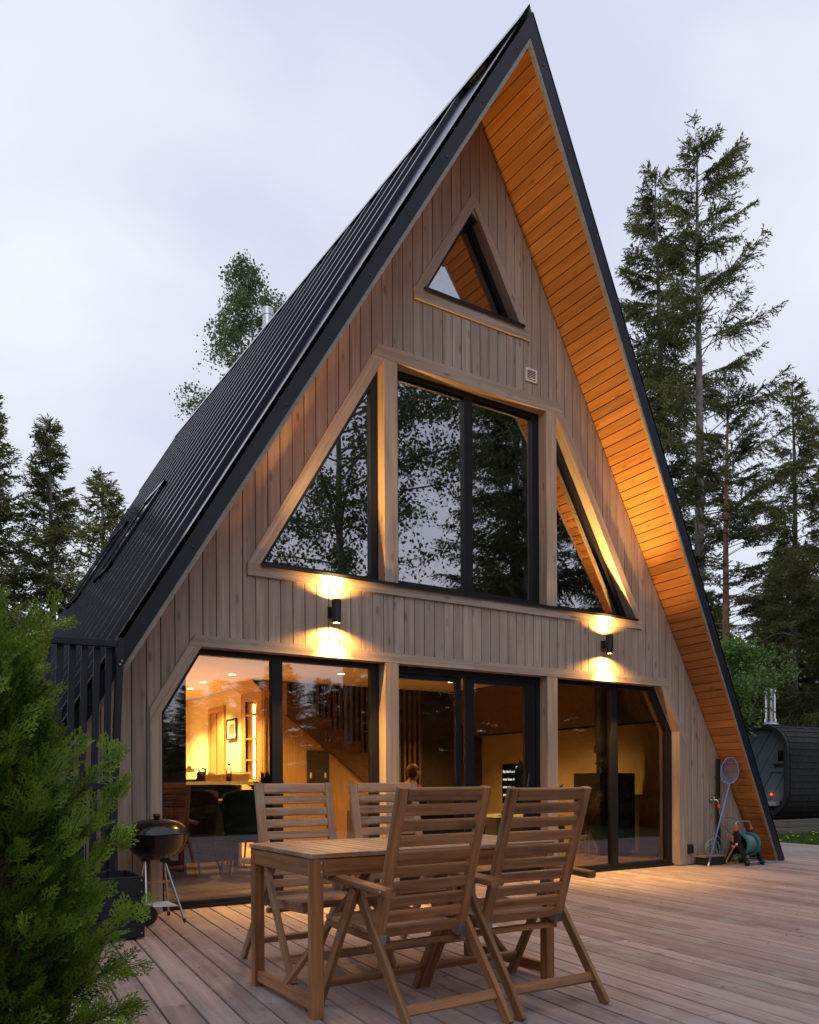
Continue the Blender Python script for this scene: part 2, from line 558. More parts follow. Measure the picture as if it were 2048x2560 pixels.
def frame_ring(name, poly, wd, y0, y1, mat, parent):
    po, pi = inset(poly, wd)
    n = len(po); g = G()
    v = [(x, y0, z) for x, z in po]+[(x, y0, z) for x, z in pi]+[(x, y1, z) for x, z in po]+[(x, y1, z) for x, z in pi]
    g.v = v
    for k in range(n):
        k2 = (k+1) % n
        g.f += [(k, k2, n+k2, n+k), (2*n+k2, 2*n+k, 3*n+k, 3*n+k2), (k2, k, 2*n+k, 2*n+k2), (n+k, n+k2, 3*n+k2, 3*n+k)]
    return g.obj(name, mat, parent), pi

def arr_mesh(name, V, F, mat, parent=None, tint=None, smooth=False):
    """fast mesh from numpy: V (n,3), F (m,k)"""
    V = np.asarray(V, np.float32); F = np.asarray(F, np.int32)
    me = bpy.data.meshes.new(name)
    m, k = F.shape
    me.vertices.add(len(V)); me.vertices.foreach_set('co', V.ravel())
    me.loops.add(m*k); me.loops.foreach_set('vertex_index', F.ravel())
    me.polygons.add(m)
    me.polygons.foreach_set('loop_start', np.arange(0, m*k, k, dtype=np.int32))
    try: me.polygons.foreach_set('loop_total', np.full(m, k, np.int32))
    except Exception: pass
    if tint is not None:
        at = me.attributes.new('tint', 'FLOAT', 'FACE')
        at.data.foreach_set('value', np.asarray(tint, np.float32))
    me.update(calc_edges=True); me.validate()
    if smooth: me.polygons.foreach_set('use_smooth', np.ones(m, bool))
    me.materials.append(M[mat])
    o = bpy.data.objects.new(name, me)
    return link(o, parent)

# =================================================================== GROUND
GZ = -0.16
g = G(); g.quad((-220, -220, GZ), (220, -220, GZ), (220, 220, GZ), (-220, 220, GZ))
tag(g.obj('lawn', 'lawn'), kind='structure')

# =================================================================== DECK
deck = empty('deck', (0, 0, 0), kind='structure')
dir_ = Vector((0.11, 1, 0)).normalized(); per = Vector((dir_.y, -dir_.x, 0))
PITCH = 0.155
k = -9
def pq(q, y):  # point on the line of constant q at world y
    s_ = (y-per.y*q)/dir_.y
    return per*q+dir_*s_
qs = [(-2.928+PITCH/2+PITCH*i) for i in range(-10, 67)]
for q in qs:
    x_wall = pq(q, 0).x
    y1 = 0.085
    if x_wall > 4.9: y1 = 6.0
    elif x_wall < -3.9: y1 = 0.6
    elif x_wall > 4.0: y1 = 0.02 + (x_wall-4.0)*0.02
    y0 = -8.6 if pq(q, -4).x < 3.6 else -3.5
    cuts = [y0]
    y = y0+rnd.uniform(1.2, 4.0)
    while y < y1-0.6:
        cuts.append(y); y += rnd.choice((3.6, 4.2, 3.0))
    cuts.append(y1)
    for a, b in zip(cuts[:-1], cuts[1:]):
        pa, pb = pq(q, a+0.0015), pq(q, b-0.0015)
        dz = rnd.uniform(-0.0015, 0.001)
        board('plank', pa+Vector((0, 0, -0.014+dz)), pb+Vector((0, 0, -0.014+dz)), PITCH-0.0095, 0.028, 'deck', deck, side=per, ch=0.004)
g = G()
for yj in np.arange(-8.4, 5.9, 0.6):
    xa, xb = (-4.4, 7.3)
    if yj < -3.4: xb = 3.4
    if yj > 0.05: xa = 4.9
    g.box(xa+0.11*yj, xb+0.11*yj, yj-0.03, yj+0.03, -0.15, -0.031)
g.obj('joist', 'under', deck)
g = G(); g.quad((-5.3, -8.6, -0.15), (3.1, -8.6, -0.15), (3.3, 0.1, -0.15), (-4.6, 0.1, -0.15))
g.quad((3.3, -3.4, -0.151), (6.9, -3.4, -0.151), (8.0, 5.9, -0.151), (3.3, 0.1, -0.151))
g.obj('shadow_board', 'under', deck)

g = G()
for q in qs[:52]:
    for yj in np.arange(-6.0, 0.0, 0.6):
        for dq in (-0.045, 0.045):
            p = pq(q+dq, yj+rnd.uniform(-0.012, 0.012))
            if p.x > 4.5 or (p.x > 3.3 and yj < -3.4): continue
            r_ = 0.0042; z = 0.0008
            g.v += [(p.x+r_*math.cos(a), p.y+r_*math.sin(a), z) for a in (0.4, 1.45, 2.5, 3.54, 4.6, 5.6)]
            i = len(g.v)-6; g.f.append(tuple(range(i, i+6)))
so = g.obj('screw_head', plain('dark_screw', (0.05, 0.045, 0.045), 0.5, 0.6), deck); so['kind'] = 'stuff'
g = G()
for k_ in range(150):
    x, y = rnd.uniform(-4, 3.2), rnd.uniform(-4.8, -0.1)
    a = rnd.uniform(0, 6.28); l_ = rnd.uniform(0.006, 0.022); w_ = l_*rnd.uniform(0.15, 0.5)
    c_, s_ = math.cos(a), math.sin(a)
    g.quad((x-c_*l_, y-s_*l_, 0.002), (x+s_*w_, y-c_*w_, 0.004), (x+c_*l_, y+s_*l_, 0.003), (x-s_*w_, y+c_*w_, 0.006))
tag(g.obj('fallen_leaves', plain('dry_leaf', (0.16, 0.10, 0.05), 0.8)), kind='stuff')

# =================================================================== HOUSE
house = empty('cabin', (0, 0, 0), label='tall timber cabin shaped like a letter A with dark metal roof and lit windows', cat='house')
XW = 0.045
def x_edge(z): return 4.774-0.5858*z
def wall_top(x): return (4.774-abs(x))/0.5858
def yf(z): return -(0.325+0.0772*z)
SL = 1.683

# window openings (x,z)
OP_A = [(-0.60, 5.93), (0.685, 5.93), (0.04, 6.99)]
OP_B = [(-2.385, 2.93), (2.455, 2.93), (1.135, 5.17), (-1.035, 5.17)]
OP_C = [(-3.23, -0.05), (3.25, -0.05), (3.25, 1.62), (2.90, 2.24), (-2.89, 2.24), (-3.23, 1.66)]

def vrange(poly, x):
    xs = [p[0] for p in poly]
    if x <= min(xs) or x >= max(xs): return None
    zs = []
    for k in range(len(poly)):
        (xa, za), (xb, zb) = poly[k], poly[(k+1) % len(poly)]
        if (xa-x)*(xb-x) <= 0 and abs(xa-xb) > 1e-9:
            zs.append(za+(zb-za)*(x-xa)/(xb-xa))
        elif abs(xa-xb) < 1e-9 and abs(xa-x) < 1e-9:
            zs += [za, zb]
    return (min(zs), max(zs)) if len(zs) > 1 else None

def strips(x0, x1, shrink=0.0):
    """vertical board between x0 and x1 clipped by roofline and openings -> polygons"""
    xm = (x0+x1)/2
    cuts = []
    for op in (OP_C, OP_B, OP_A):
        xs = [p[0] for p in op]
        lo, hi = min(xs)+1e-4, max(xs)-1e-4
        if x1 <= lo or x0 >= hi: continue
        xa, xb = min(max(x0, lo), hi), min(max(x1, lo), hi)
        if (xb-xa) < 0.35*(x1-x0): continue
        ra, rb = vrange(op, xa), vrange(op, xb)
        if ra and rb: cuts.append((ra, rb))
    res = []
    za, zb = 0.012, 0.012
    for ra, rb in cuts:
        if min(ra[0]-za, rb[0]-zb) > 0.04: res.append([(x0, za), (x1, zb), (x1, rb[0]), (x0, ra[0])])
        za, zb = ra[1], rb[1]
    ta, tb = wall_top(x0), wall_top(x1)
    if x0 < 0 < x1: ta = tb = min(ta, tb)+0.05
    if ta-za > 0.03 or tb-zb > 0.03:
        ta, tb = max(ta, za+0.002), max(tb, zb+0.002)
        res.append([(x0, za), (x1, zb), (x1, tb), (x0, ta)])
    return res

BP = 0.1185
xs0 = -4.62
nb = int(9.24/BP)+1
core = G()
for i in range(nb):
    x0 = xs0+i*BP; x1 = x0+BP
    if x1 > 4.70: break
    for poly in strips(x0+0.0045, x1-0.0045):
        yo = rnd.uniform(0, 0.003)
        plate_xz('siding_board', poly, yo, 0.022, (0, 1), 'siding', house)
    for poly in strips(x0, x1):
        core.prism([(a, b) for a, b in poly], -0.095, -0.024, lambda u, v, ww: (u, -ww, v))
core.obj('wall_core', 'core', house)

# trim boards --------------------------------------------------------------
T0, T1 = -0.022, 0.0
# small triangle window trim
def tri_pts(apex_z, base_z, cx): return [(cx-(apex_z-base_z)/1.672, base_z), (cx+(apex_z-base_z)/1.672, base_z), (cx, apex_z)]
ca = 0.04
oa, ia = tri_pts(7.154, 5.935, ca), tri_pts(6.975, 5.935, ca)
plate_xz('trim_board', [oa[0], ia[0], ia[2], oa[2]], T0, 0.10, (1, 1.67), 'trim', house)
plate_xz('trim_board', [ia[1], oa[1], oa[2], ia[2]], T0+0.003, 0.10, (-1, 1.67), 'trim', house)
plate_xz('trim_board', [(-0.70, 5.811), (0.775, 5.811), (0.775, 5.932), (-0.70, 5.932)], T0-0.003, 0.10, (1, 0), 'trim', house)
# upper window trim
zt, zo, zb = 5.112, 5.25, 2.968
def dl(z, off): return -1.06-(zt+0.0-z)/SL-off      # inner line of left diagonal through (-1.06, zt)
wd = 0.118
pl = [(dl(zb, 0), zb), (dl(zt, 0), zt), (dl(zt, wd), zt), (dl(zb, wd), zb)]
plate_xz('trim_board', [(-2.335, zb), (-1.058, zt), (-1.20, zt), (-2.452, zb)], T0, 0.10, (1, SL), 'trim', house)
plate_xz('trim_board', [(2.425, zb), (2.527, zb), (1.272, zt), (1.158, zt)], T0, 0.10, (-1, SL), 'trim', house)
plate_xz('trim_board', [(-1.20, zt+0.002), (1.272, zt+0.002), (1.195, zo), (-1.118, zo)], T0-0.002, 0.10, (1, 0), 'trim', house)
plate_xz('trim_board', [(-2.452, 2.866), (0.10, 2.866), (0.10, zb-0.002), (-2.452, zb-0.002)], T0-0.002, 0.10, (1, 0), 'trim', house)
plate_xz('trim_board', [(0.102, 2.866), (2.527, 2.866), (2.527, zb-0.002), (0.102, zb-0.002)], T0-0.003, 0.10, (1, 0), 'trim', house)
for xa, xb in ((-1.06, -0.912), (1.01, 1.158)):
    plate_xz('post', [(xa, zb), (xb, zb), (xb, zt), (xa, zt)], T0-0.001, 0.16, (0, 1), 'trim', house)
    plate_xz('post', [(xa, 0.008), (xb, 0.008), (xb, 2.207), (xa, 2.207)], T0-0.001, 0.16, (0, 1), 'trim', house)
# lower window trim
z1, z2 = 2.21, 2.303
plate_xz('trim_board', [(-2.978, z1), (0.0, z1), (0.0, z2), (-2.915, z2)], T0-0.002, 0.10, (1, 0), 'trim', house)
plate_xz('trim_board', [(0.002, z1), (2.975, z1), (2.975, z2), (0.002, z2)], T0-0.003, 0.10, (1, 0), 'trim', house)
plate_xz('trim_board', [(-2.864, z1-0.002), (-2.978, z1-0.002), (-3.295, 1.672), (-3.295, 1.482), (-3.199, 1.645)], T0, 0.10, (1, SL), 'trim', house)
plate_xz('trim_board', [(2.862, z1-0.002), (2.958, z1-0.002), (3.327, 1.60), (3.327, 1.44), (3.192, 1.668)], T0, 0.10, (-1, SL), 'trim', house)
plate_xz('trim_board', [(-3.295, 0.008), (-3.199, 0.008), (-3.199, 1.643), (-3.295, 1.480)], T0+0.001, 0.10, (0, 1), 'trim', house)
plate_xz('trim_board', [(3.192, 0.008), (3.327, 0.008), (3.327, 1.438), (3.192, 1.666)], T0+0.001, 0.10, (0, 1), 'trim', house)

# windows -------------------------------------------------------------------
FY0, FY1, GY = 0.10, 0.165, 0.135
def window(name, poly, wd, mull=(), mw=0.10, gm='glass'):
    fr, pi = frame_ring(name, poly, wd, FY0, FY1, 'frame', house)
    xs = sorted(p[0] for p in pi)
    lim = [xs[0]-1]+list(mull)+[xs[-1]+1]
    for m in mull:
        r = vrange(pi, m)
        G().box(m-mw/2, m+mw/2, FY0-0.002, FY1+0.002, r[0]-0.01, r[1]+0.01).obj('mullion', 'frame', fr)
    for a, b in zip(lim[:-1], lim[1:]):
        # clip convex polygon between a and b
        pp = pi
        for lo, sgn in ((a, 1), (b, -1)):
            o2 = []
            for k in range(len(pp)):
                p, q = pp[k], pp[(k+1) % len(pp)]
                pin, qin = sgn*(p[0]-lo) >= 0, sgn*(q[0]-lo) >= 0
                if pin: o2.append(p)
                if pin != qin:
                    t = (lo-p[0])/(q[0]-p[0]); o2.append((lo, p[1]+t*(q[1]-p[1])))
            pp = o2
        gl = G(); gl.v = [(x, GY, z) for x, z in pp]; gl.f = [tuple(range(len(pp)))]
        # two faces of a sealed unit would double the mirror image; one sheet stands for the unit
        gl.obj('pane', gm, fr)
    return fr
window('window', tri_pts(6.99, 5.93, ca), 0.055)
window('window', [(-2.35, 2.962), (-1.058, 2.962), (-1.058, 5.12)], [0.075, 0.085, 0.06])
window('window', [(-0.915, 2.962), (1.012, 2.962), (1.012, 5.116), (-0.915, 5.116)], [0.085, 0.098, 0.055, 0.085], mull=(0.035,), mw=0.11)
window('window', [(1.155, 2.962), (2.44, 2.962), (1.155, 5.12)], [0.075, 0.075, 0.03])
window('window', [(-3.202, 0.0), (-1.058, 0.0), (-1.058, 2.212), (-2.866, 2.212), (-3.202, 1.644)], [0.062, 0.09, 0.055, 0.05, 0.05], mull=(-2.126,), mw=0.102, gm='glass_low')
window('window', [(1.155, 0.0), (3.195, 0.0), (3.195, 1.664), (2.864, 2.212), (1.155, 2.212)], [0.072, 0.095, 0.075, 0.055, 0.06], mull=(2.18,), mw=0.10, gm='glass_low')
# sliding terrace door: fixed leaf and sliding leaf
dfr, dpi = frame_ring('terrace_door', [(-0.915, 0.0), (1.012, 0.0), (1.012, 2.21), (-0.915, 2.21)], [0.05, 0.06, 0.07, 0.05], FY0, 0.20, 'frame', house)
lf, p1 = frame_ring('door_leaf', [(-0.866, 0.05), (-0.055, 0.05), (-0.055, 2.15), (-0.866, 2.15)], [0.06, 0.065, 0.06, 0.045], 0.125, 0.165, 'frame', dfr)
gl = G(); gl.v = [(x, 0.145, z) for x, z in p1]; gl.f = [(0, 1, 2, 3)]; gl.obj('pane', 'glass_low', dfr)
lf, p2 = frame_ring('door_leaf', [(-0.01, 0.05), (0.95, 0.05), (0.95, 2.15), (-0.01, 2.15)], [0.06, 0.15, 0.06, 0.115], 0.112, 0.150, 'frame', dfr)
gl = G(); gl.v = [(x, 0.131, z) for x, z in p2]; gl.f = [(0, 1, 2, 3)]; gl.obj('pane', 'glass_low', dfr)
g = G(); g.tube([(0.83, 0.105, 0.86), (0.80, 0.075, 0.92), (0.80, 0.07, 1.02), (0.835, 0.085, 1.12), (0.85, 0.105, 1.16)], 0.013, 8)
g.obj('handle', 'black', dfr, True)
# dark sill flashings
for nm, xa, xb, zz in (('sill', -2.335, 2.432, 2.97), ('sill', -0.595, 0.696, 5.937)):
    G().box(xa, xb, -0.052, 0.10, zz-0.004, zz+0.008).obj(nm, 'frame', house)
    G().box(xa, xb, -0.052, -0.050, zz-0.022, zz-0.004).obj(nm, 'frame', house)
# threshold strips below lower windows
for xa, xb in ((-3.199, -1.06), (-0.912, 1.01), (1.158, 3.192)):
    G().box(xa, xb, 0.07, 0.10, 0.0, 0.028).obj('threshold', 'frame', house)

# vent grille
v = G().box(0.728, 0.89, -0.016, 0.0, 5.378, 5.522).obj('air_vent', 'white', house)
G().box(0.752, 0.866, -0.019, -0.016, 5.40, 5.50).obj('vent_opening', 'vent_dark', v)
for i in range(6):
    z = 5.406+i*0.0175
    G().prism([(-0.024, z+0.006), (-0.027, z), (-0.021, z), (-0.018, z+0.007)], 0.750, 0.868, lambda u, v_, w_: (w_, u, v_)).obj('louvre', 'white', v)

# soffit boards ----------------------------------------------------------------
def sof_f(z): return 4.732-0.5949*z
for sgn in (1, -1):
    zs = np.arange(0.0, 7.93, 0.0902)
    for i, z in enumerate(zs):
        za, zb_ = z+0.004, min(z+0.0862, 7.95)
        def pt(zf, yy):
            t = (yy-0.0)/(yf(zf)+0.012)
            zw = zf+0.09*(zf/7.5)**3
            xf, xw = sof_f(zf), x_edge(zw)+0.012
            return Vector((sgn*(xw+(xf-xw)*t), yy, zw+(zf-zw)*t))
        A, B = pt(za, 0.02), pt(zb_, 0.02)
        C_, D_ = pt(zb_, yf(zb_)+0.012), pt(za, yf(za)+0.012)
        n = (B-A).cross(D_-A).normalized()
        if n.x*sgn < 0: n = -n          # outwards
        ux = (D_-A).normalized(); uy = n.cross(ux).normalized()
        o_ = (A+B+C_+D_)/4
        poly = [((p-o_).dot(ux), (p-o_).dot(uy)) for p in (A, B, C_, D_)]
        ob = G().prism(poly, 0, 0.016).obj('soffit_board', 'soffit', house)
        basis(ob, ux, uy, n, o_)
    # dark sheet behind the joints
    g = G()
    a = [pt(0.0, 0.05), pt(7.9, 0.05), pt(7.9, yf(7.9)+0.012), pt(0.0, yf(0)+0.012)]
    off = Vector((sgn*0.86, 0, 0.5))*0.022
    g.quad(*[p+off for p in a])
    g.obj('soffit_lining', 'core', house)

# fascias -----------------------------------------------------------------------
def o_x(z): return 4.886*(1-z/8.235)
def i_x(z): return 4.768*(1-z/8.015)
for sgn in (1, -1):
    g = G()
    def F(z, x, dy=0.0): return (sgn*x, yf(z)+dy, z)
    q = [F(0, o_x(0)), F(8.235, 0), F(8.015, 0), F(0, i_x(0))]
    qb = [F(0, o_x(0), .04), F(8.235, 0, .04), F(8.015, 0, .04), F(0, i_x(0), .04)]
    g.v = q+qb
    g.f = [(0, 1, 2, 3), (7, 6, 5, 4), (0, 4, 5, 1), (1, 5, 6, 2), (2, 6, 7, 3), (3, 7, 4, 0)]
    if sgn > 0: g.f = [tuple(reversed(f)) for f in g.f]
    fa = g.obj('fascia', 'fascia', house)
    # pale timber strip under the steel edge
    g = G()
    q = [F(0, i_x(0)-0.001, .004), F(8.012, 0, .004), F(7.945, 0, .004), F(0, i_x(0)-(0.04 if sgn < 0 else 0.024), .004)]
    qb = [(x, y+0.035, z) for x, y, z in q]
    g.v = q+qb
    g.f = [(0, 1, 2, 3), (7, 6, 5, 4), (0, 4, 5, 1), (1, 5, 6, 2), (2, 6, 7, 3), (3, 7, 4, 0)]
    g.obj('edge_strip', 'strip', house)
    # screws along the steel
    for z in np.arange(0.4, 8.0, 0.62):
        x = i_x(z)*0.45+o_x(z)*0.55 if sgn > 0 else i_x(z)*0.62+o_x(z)*0.38
        G().lathe([(0.0, -0.006), (0.012, -0.003), (0.012, 0.003)], 8, (sgn*x, yf(z), z), 'Y').obj('screw', 'black', fa)

# roof sheets -------------------------------------------------------------------
YB = lambda z: 6.9+0.4*z
def zr(y): return 8.232-0.0165*(y+0.96)
def roof_sheet(sgn):
    th_ = 0.034 if sgn < 0 else 0.012
    prof = [(-0.97, th_), (-0.17, th_), (-0.165, 0.0)]
    y = 0.06
    while y < 9.9:
        prof += [(y-0.045, 0.0), (y-0.03, 0.042), (y+0.03, 0.042), (y+0.045, 0.0)]
        y += 0.455
    prof.append((10.1, 0.0))
    n = Vector((sgn*1.0, 0, 0.5933)).normalized()
    g = G(); rows = 14
    def zmin(y):
        z = 0.0
        if y < -0.325: z = max(z, (-y-0.325)/0.0772)
        if y > 6.9: z = max(z, (y-6.9)/0.4)
        return min(z, zr(y))
    # front edge flashing follows the leaning edge: shift profile of the first strip
    for (ya, ha), (yb_, hb) in zip(prof[:-1], prof[1:]):
        for r in range(rows):
            q = []
            for yy, hh, fr in ((ya, ha, r/rows), (yb_, hb, r/rows), (yb_, hb, (r+1)/rows), (ya, ha, (r+1)/rows)):
                z0 = zmin(yy) if yy > -0.1 else 0.0
                z = z0+(zr(yy)-z0)*fr
                y_ = yy
                if yy < -0.1:      # edge trim parallel to the fascia
                    y_ = yf(z)-0.004 if yy == -0.97 else yf(z)+0.15+(0.004 if yy == -0.165 else 0)
                x = (zr(max(yy, -0.9))-z)*0.5933
                p = Vector((sgn*x, y_, z))+n*(hh+0.004)
                q.append(p)
            if sgn > 0: q = q[::-1]
            g.quad(*q)
        # strip between the slanted trim and the first rib
    ob = g.obj('roof_sheet', 'roof', house)
    return ob
rl = roof_sheet(-1)
rr = roof_sheet(1)
# ridge cap
g = G()
for ya, yb_ in ((-0.93, 2.6), (2.58, 6.2), (6.18, 10.0)):
    for sgn in (-1, 1):
        n = Vector((sgn*1.0, 0, 0.5933)).normalized()
        lf_ = 0.13 if sgn < 0 else 0.05; hh_ = 0.055 if sgn < 0 else 0.02
        q = [Vector((0, ya, zr(ya)+0.105)), Vector((0, yb_, zr(yb_)+0.103)),
             Vector((sgn*lf_*0.51, yb_, zr(yb_)-lf_*0.86))+n*hh_, Vector((sgn*lf_*0.51, ya, zr(ya)-lf_*0.86))+n*(hh_+0.002)]
        g.quad(*(q if sgn > 0 else q[::-1]))
g.obj('ridge_cap', plain('ridge_steel_sky_sheen', (0.30, 0.31, 0.35), 0.25, spec=0.6), house)  # pale tone paints the sky's reflection onto the cap
# roof windows in the left slope
def roof_pt(y, z, h): return Vector((-(zr(y)-z)*0.5933, y, z))+Vector((-1, 0, 0.5933)).normalized()*h
for ya, yb_, za, zb_ in ((4.45, 5.35, 3.85, 5.15), (6.55, 7.45, 3.85, 5.15)):
    def bx(y0, y1, z0, z1, h0, h1, nm, mt, par):
        g = G()
        c = [roof_pt(y, z, h) for h in (h0, h1) for y, z in ((y0, z0), (y1, z0), (y1, z1), (y0, z1))]
        g.v = [tuple(p) for p in c]
        g.f = [(3, 2, 1, 0), (4, 5, 6, 7), (0, 1, 5, 4), (1, 2, 6, 5), (2, 3, 7, 6), (3, 0, 4, 7)]
        return g.obj(nm, mt, par)
    sk = bx(ya, ya+0.09, za, zb_, -0.02, 0.075, 'skylight', 'roof', house)
    bx(yb_-0.09, yb_, za, zb_, -0.02, 0.075, 'skylight_frame', 'roof', sk)
    bx(ya, yb_, zb_-0.09, zb_, -0.02, 0.085, 'skylight_frame', 'roof', sk)
    bx(ya, yb_, za, za+0.09, -0.02, 0.07, 'skylight_frame', 'roof', sk)
    bx(ya+0.08, yb_-0.08, za+0.08, zb_-0.08, 0.04, 0.062, 'skylight_pane', plain('skylight_glass', (0.02, 0.02, 0.025), 0.05, spec=1.0), sk)
# metal flue behind the ridge
g = G(); g.lathe([(0.085, 7.4), (0.085, 8.98), (0.095, 8.98), (0.095, 9.10), (0.0, 9.11)], 16, (0.46, 6.28, 0))
autosmooth(g.obj('chimney_pipe', 'alu', house))

# inside shell -------------------------------------------------------------------
FZ, CZ = 0.08, 2.55
g = G(); g.box(-4.25, 4.25, 0.18, 8.0, FZ-0.1, FZ); g.obj('interior_floor', 'floor_in', house)
g = G(); g.box(-2.93, 2.93, 0.18, 4.5, CZ, 2.86); g.box(-2.93, -0.42, 4.5, 8.0, CZ, 2.86); g.obj('ceiling', 'plaster', house)
def slope(sgn, y0, y1, z0, z1, mat, name, off=0.30):
    g = G()
    xa, xb = sgn*((7.55-z0)/1.683), sgn*((7.55-z1)/1.683)
    n = Vector((sgn*0.86, 0, 0.51))
    q = [Vector((xa, y0, z0)), Vector((xa, y1, z0)), Vector((xb, y1, z1)), Vector((xb, y0, z1))]
    g.quad(*q)
    return g.obj(name, mat, house)
slope(-1, 0.10, 8.0, FZ, CZ, 'plaster', 'sloped_wall')
slope(1, 0.10, 8.0, 1.84, CZ, 'dark_wood', 'sloped_wall')
# upper floor: timber lined slopes
for sgn in (-1, 1):
    nbd = 24
    for i in range(nbd):
        z0 = 2.87+i*0.195; z1 = z0+0.19
        if z1 > 7.5: break
        xa, xb = sgn*((7.60-z0)/1.683), sgn*((7.60-z1)/1.683)
        A = Vector((xa, 0.12, z0)); ux = Vector((0, 1, 0)); uy = Vector((xb-xa, 0, z1-z0)).normalized()
        n = ux.cross(uy)
        ob = G().prism([(0, 0), (7.8, 0), (7.8, (Vector((xb-xa, 0, z1-z0))).length), (0, (Vector((xb-xa, 0, z1-z0))).length)], 0, -0.02*sgn*-1).obj('lining_board', 'soffit', house)
        basis(ob, ux, uy, n, A)
g = G(); g.quad((-2.9, 8.0, 2.86), (2.9, 8.0, 2.86), (0.02, 8.0, 7.6), (-0.02, 8.0, 7.6)); g.obj('gable_lining', 'dark_wood', house)
# kitchen side walls, back wall
g = G(); g.quad((-0.41, 5.32, FZ), (-0.41, 8.0, FZ), (-0.41, 8.0, CZ), (-0.41, 5.32, CZ)); g.obj('kitchen_wall', 'plaster', house)
g = G(); g.quad((-4.4, 7.9, FZ), (-0.41, 7.9, FZ), (-0.41, 7.9, CZ), (-3.0, 7.9, CZ)); g.obj('kitchen_wall', 'plaster', house)
g = G(); g.quad((3.7, 0.2, FZ), (3.7, 8.0, FZ), (3.7, 8.0, 1.84), (3.7, 0.2, 1.84)); g.obj('knee_wall', 'knee', house)
g = G(); g.quad((1.45, 4.6, FZ), (3.7, 4.6, FZ), (3.7, 4.6, 1.84), (1.45, 4.6, 1.84)); g.quad((1.45, 4.6, 1.84), (3.65, 4.6, 1.84), (2.93, 4.6, CZ), (1.45, 4.6, CZ))
g.obj('dark_hall_sheet', 'room_dark', house)  # dark sheet stands for the unlit hall beyond
g = G(); g.quad((-0.41, 5.55, FZ), (2.95, 5.55, FZ), (2.95, 5.55, 3.6), (-0.41, 5.55, 3.6)); g.quad((-0.41, 4.5, 3.6), (2.95, 4.5, 3.6), (2.95, 5.55, 3.6), (-0.41, 5.55, 3.6)); g.obj('stair_back_wall', 'room_dark', house)  # wall coloured dark for the unlit stairwell
# stair box: plywood front below the steps, niche end, steps, slats
st = empty('staircase', (0, 4.5, FZ)); st.parent = house
steps = []
nx0, nz0 = -0.41, 2.46
for i in range(9):
    steps.append((nx0+0.36+i*0.25, 2.40-i*0.178))
poly = [(-0.41, FZ)]+[(2.0, FZ)]
# front panel: polygon under the stepped stringer
pf = [(-0.41, FZ), (1.95, FZ), (1.95, 0.55), (-0.05, 2.05), (-0.41, 2.32)]
def put(o):
    mb = o.matrix_basis.copy(); o.parent = st; o.matrix_basis = Matrix.Translation((0, -4.5, -FZ)) @ mb; return o
put(plate_xz('stair_panel', [(-0.41, FZ), (0.28, FZ), (0.28, 1.80), (-0.41, 2.32)], 4.50, 4.52, (0, 1), 'birch_ply', None))
put(plate_xz('stair_panel', [(0.283, FZ), (1.06, FZ), (1.06, 1.22), (0.283, 1.80)], 4.50, 4.52, (0, 1), 'birch_ply', None))
put(plate_xz('stair_panel', [(1.063, FZ), (2.0, FZ), (2.0, 0.51), (1.063, 1.22)], 4.50, 4.52, (0, 1), 'birch_ply', None))
put(plate_xz('cabinet_opening', [(0.29, 0.95), (0.66, 0.95), (0.66, 1.54), (0.29, 1.54)], 4.485, 4.50, (0, 1), 'room_dark', None))
for hx in (0.335, 0.58):
    put(plate_xz('cabinet_handle', [(hx, 1.12), (hx+0.025, 1.12), (hx+0.025, 1.20), (hx, 1.20)], 4.47, 4.485, (0, 1), 'white', None))
strp = [(-0.41, 2.33), (2.0, 0.52)]
for i in range(9):
    x0, z0 = steps[i]; x1 = x0+0.25
    lo = lambda x: 2.33-(x+0.41)*0.751
    if z0 < 0.4: break
    put(plate_xz('step', [(x0, lo(x0)-0.004), (x1, lo(x1)-0.004), (x1, z0), (x0, z0)], 4.46, 5.4, (1, 0), 'dark_wood', None))
put(plate_xz('step', [(-0.41, 2.33), (-0.05, 2.06), (-0.05, 2.53), (-0.41, 2.53)], 4.46, 5.3, (1, 0), 'birch_ply', None))
k = 0
x = -0.02
while x < 2.35:
    base = None
    for (sx, sz) in steps:
        if sx <= x < sx+0.25: base = sz
    if base is None: base = FZ
    put(board('slat', (x, 4.50, base+0.002), (x, 4.50, CZ+0.25), 0.045, 0.03, 'dark_wood', None, side=(1, 0, 0)))
    x += 0.098
# niche end wall with lit shelves
put(board('niche_side', (-0.40, 4.53, 1.2), (-0.40, 4.53, 2.38), 0.13, 0.03, 'birch_ply', None, side=(0, 1, 0)))
nb_ = G(); nb_.box(-0.43, -0.40, 4.50, 4.69, FZ, 2.39); nb_.box(-0.43, -0.40, 5.12, 5.32, FZ, 2.40); nb_.box(-0.43, -0.40, 4.69, 5.12, 2.285, 2.395); nb_.box(-0.43, -0.40, 4.69, 5.12, FZ, 1.10); nb_.box(-0.12, -0.10, 4.6, 5.2, FZ, 2.4)
nb_.box(-0.43, -0.10, 5.12, 5.14, 1.10, 2.29)
put(nb_.obj('niche_frame', 'birch_ply', None))
for z in (1.395, 1.715, 2.075):
    put(G().box(-0.43, -0.14, 4.69, 5.12, z-0.012, z+0.012).obj('niche_shelf', 'birch_ply', None))
put(G().box(-0.31, -0.285, 5.100, 5.118, 1.12, 2.27).obj('led_strip', 'ledwarm', None))
g = G(); g.v = [(-0.70, 5.19, CZ-0.003), (-0.59, 4.50, CZ-0.003), (-0.41, 4.50, 2.385), (-0.41, 5.32, 2.40)]; g.f = [(0, 1, 2, 3)]
put(g.obj('slanted_panel', 'birch_ply', None))
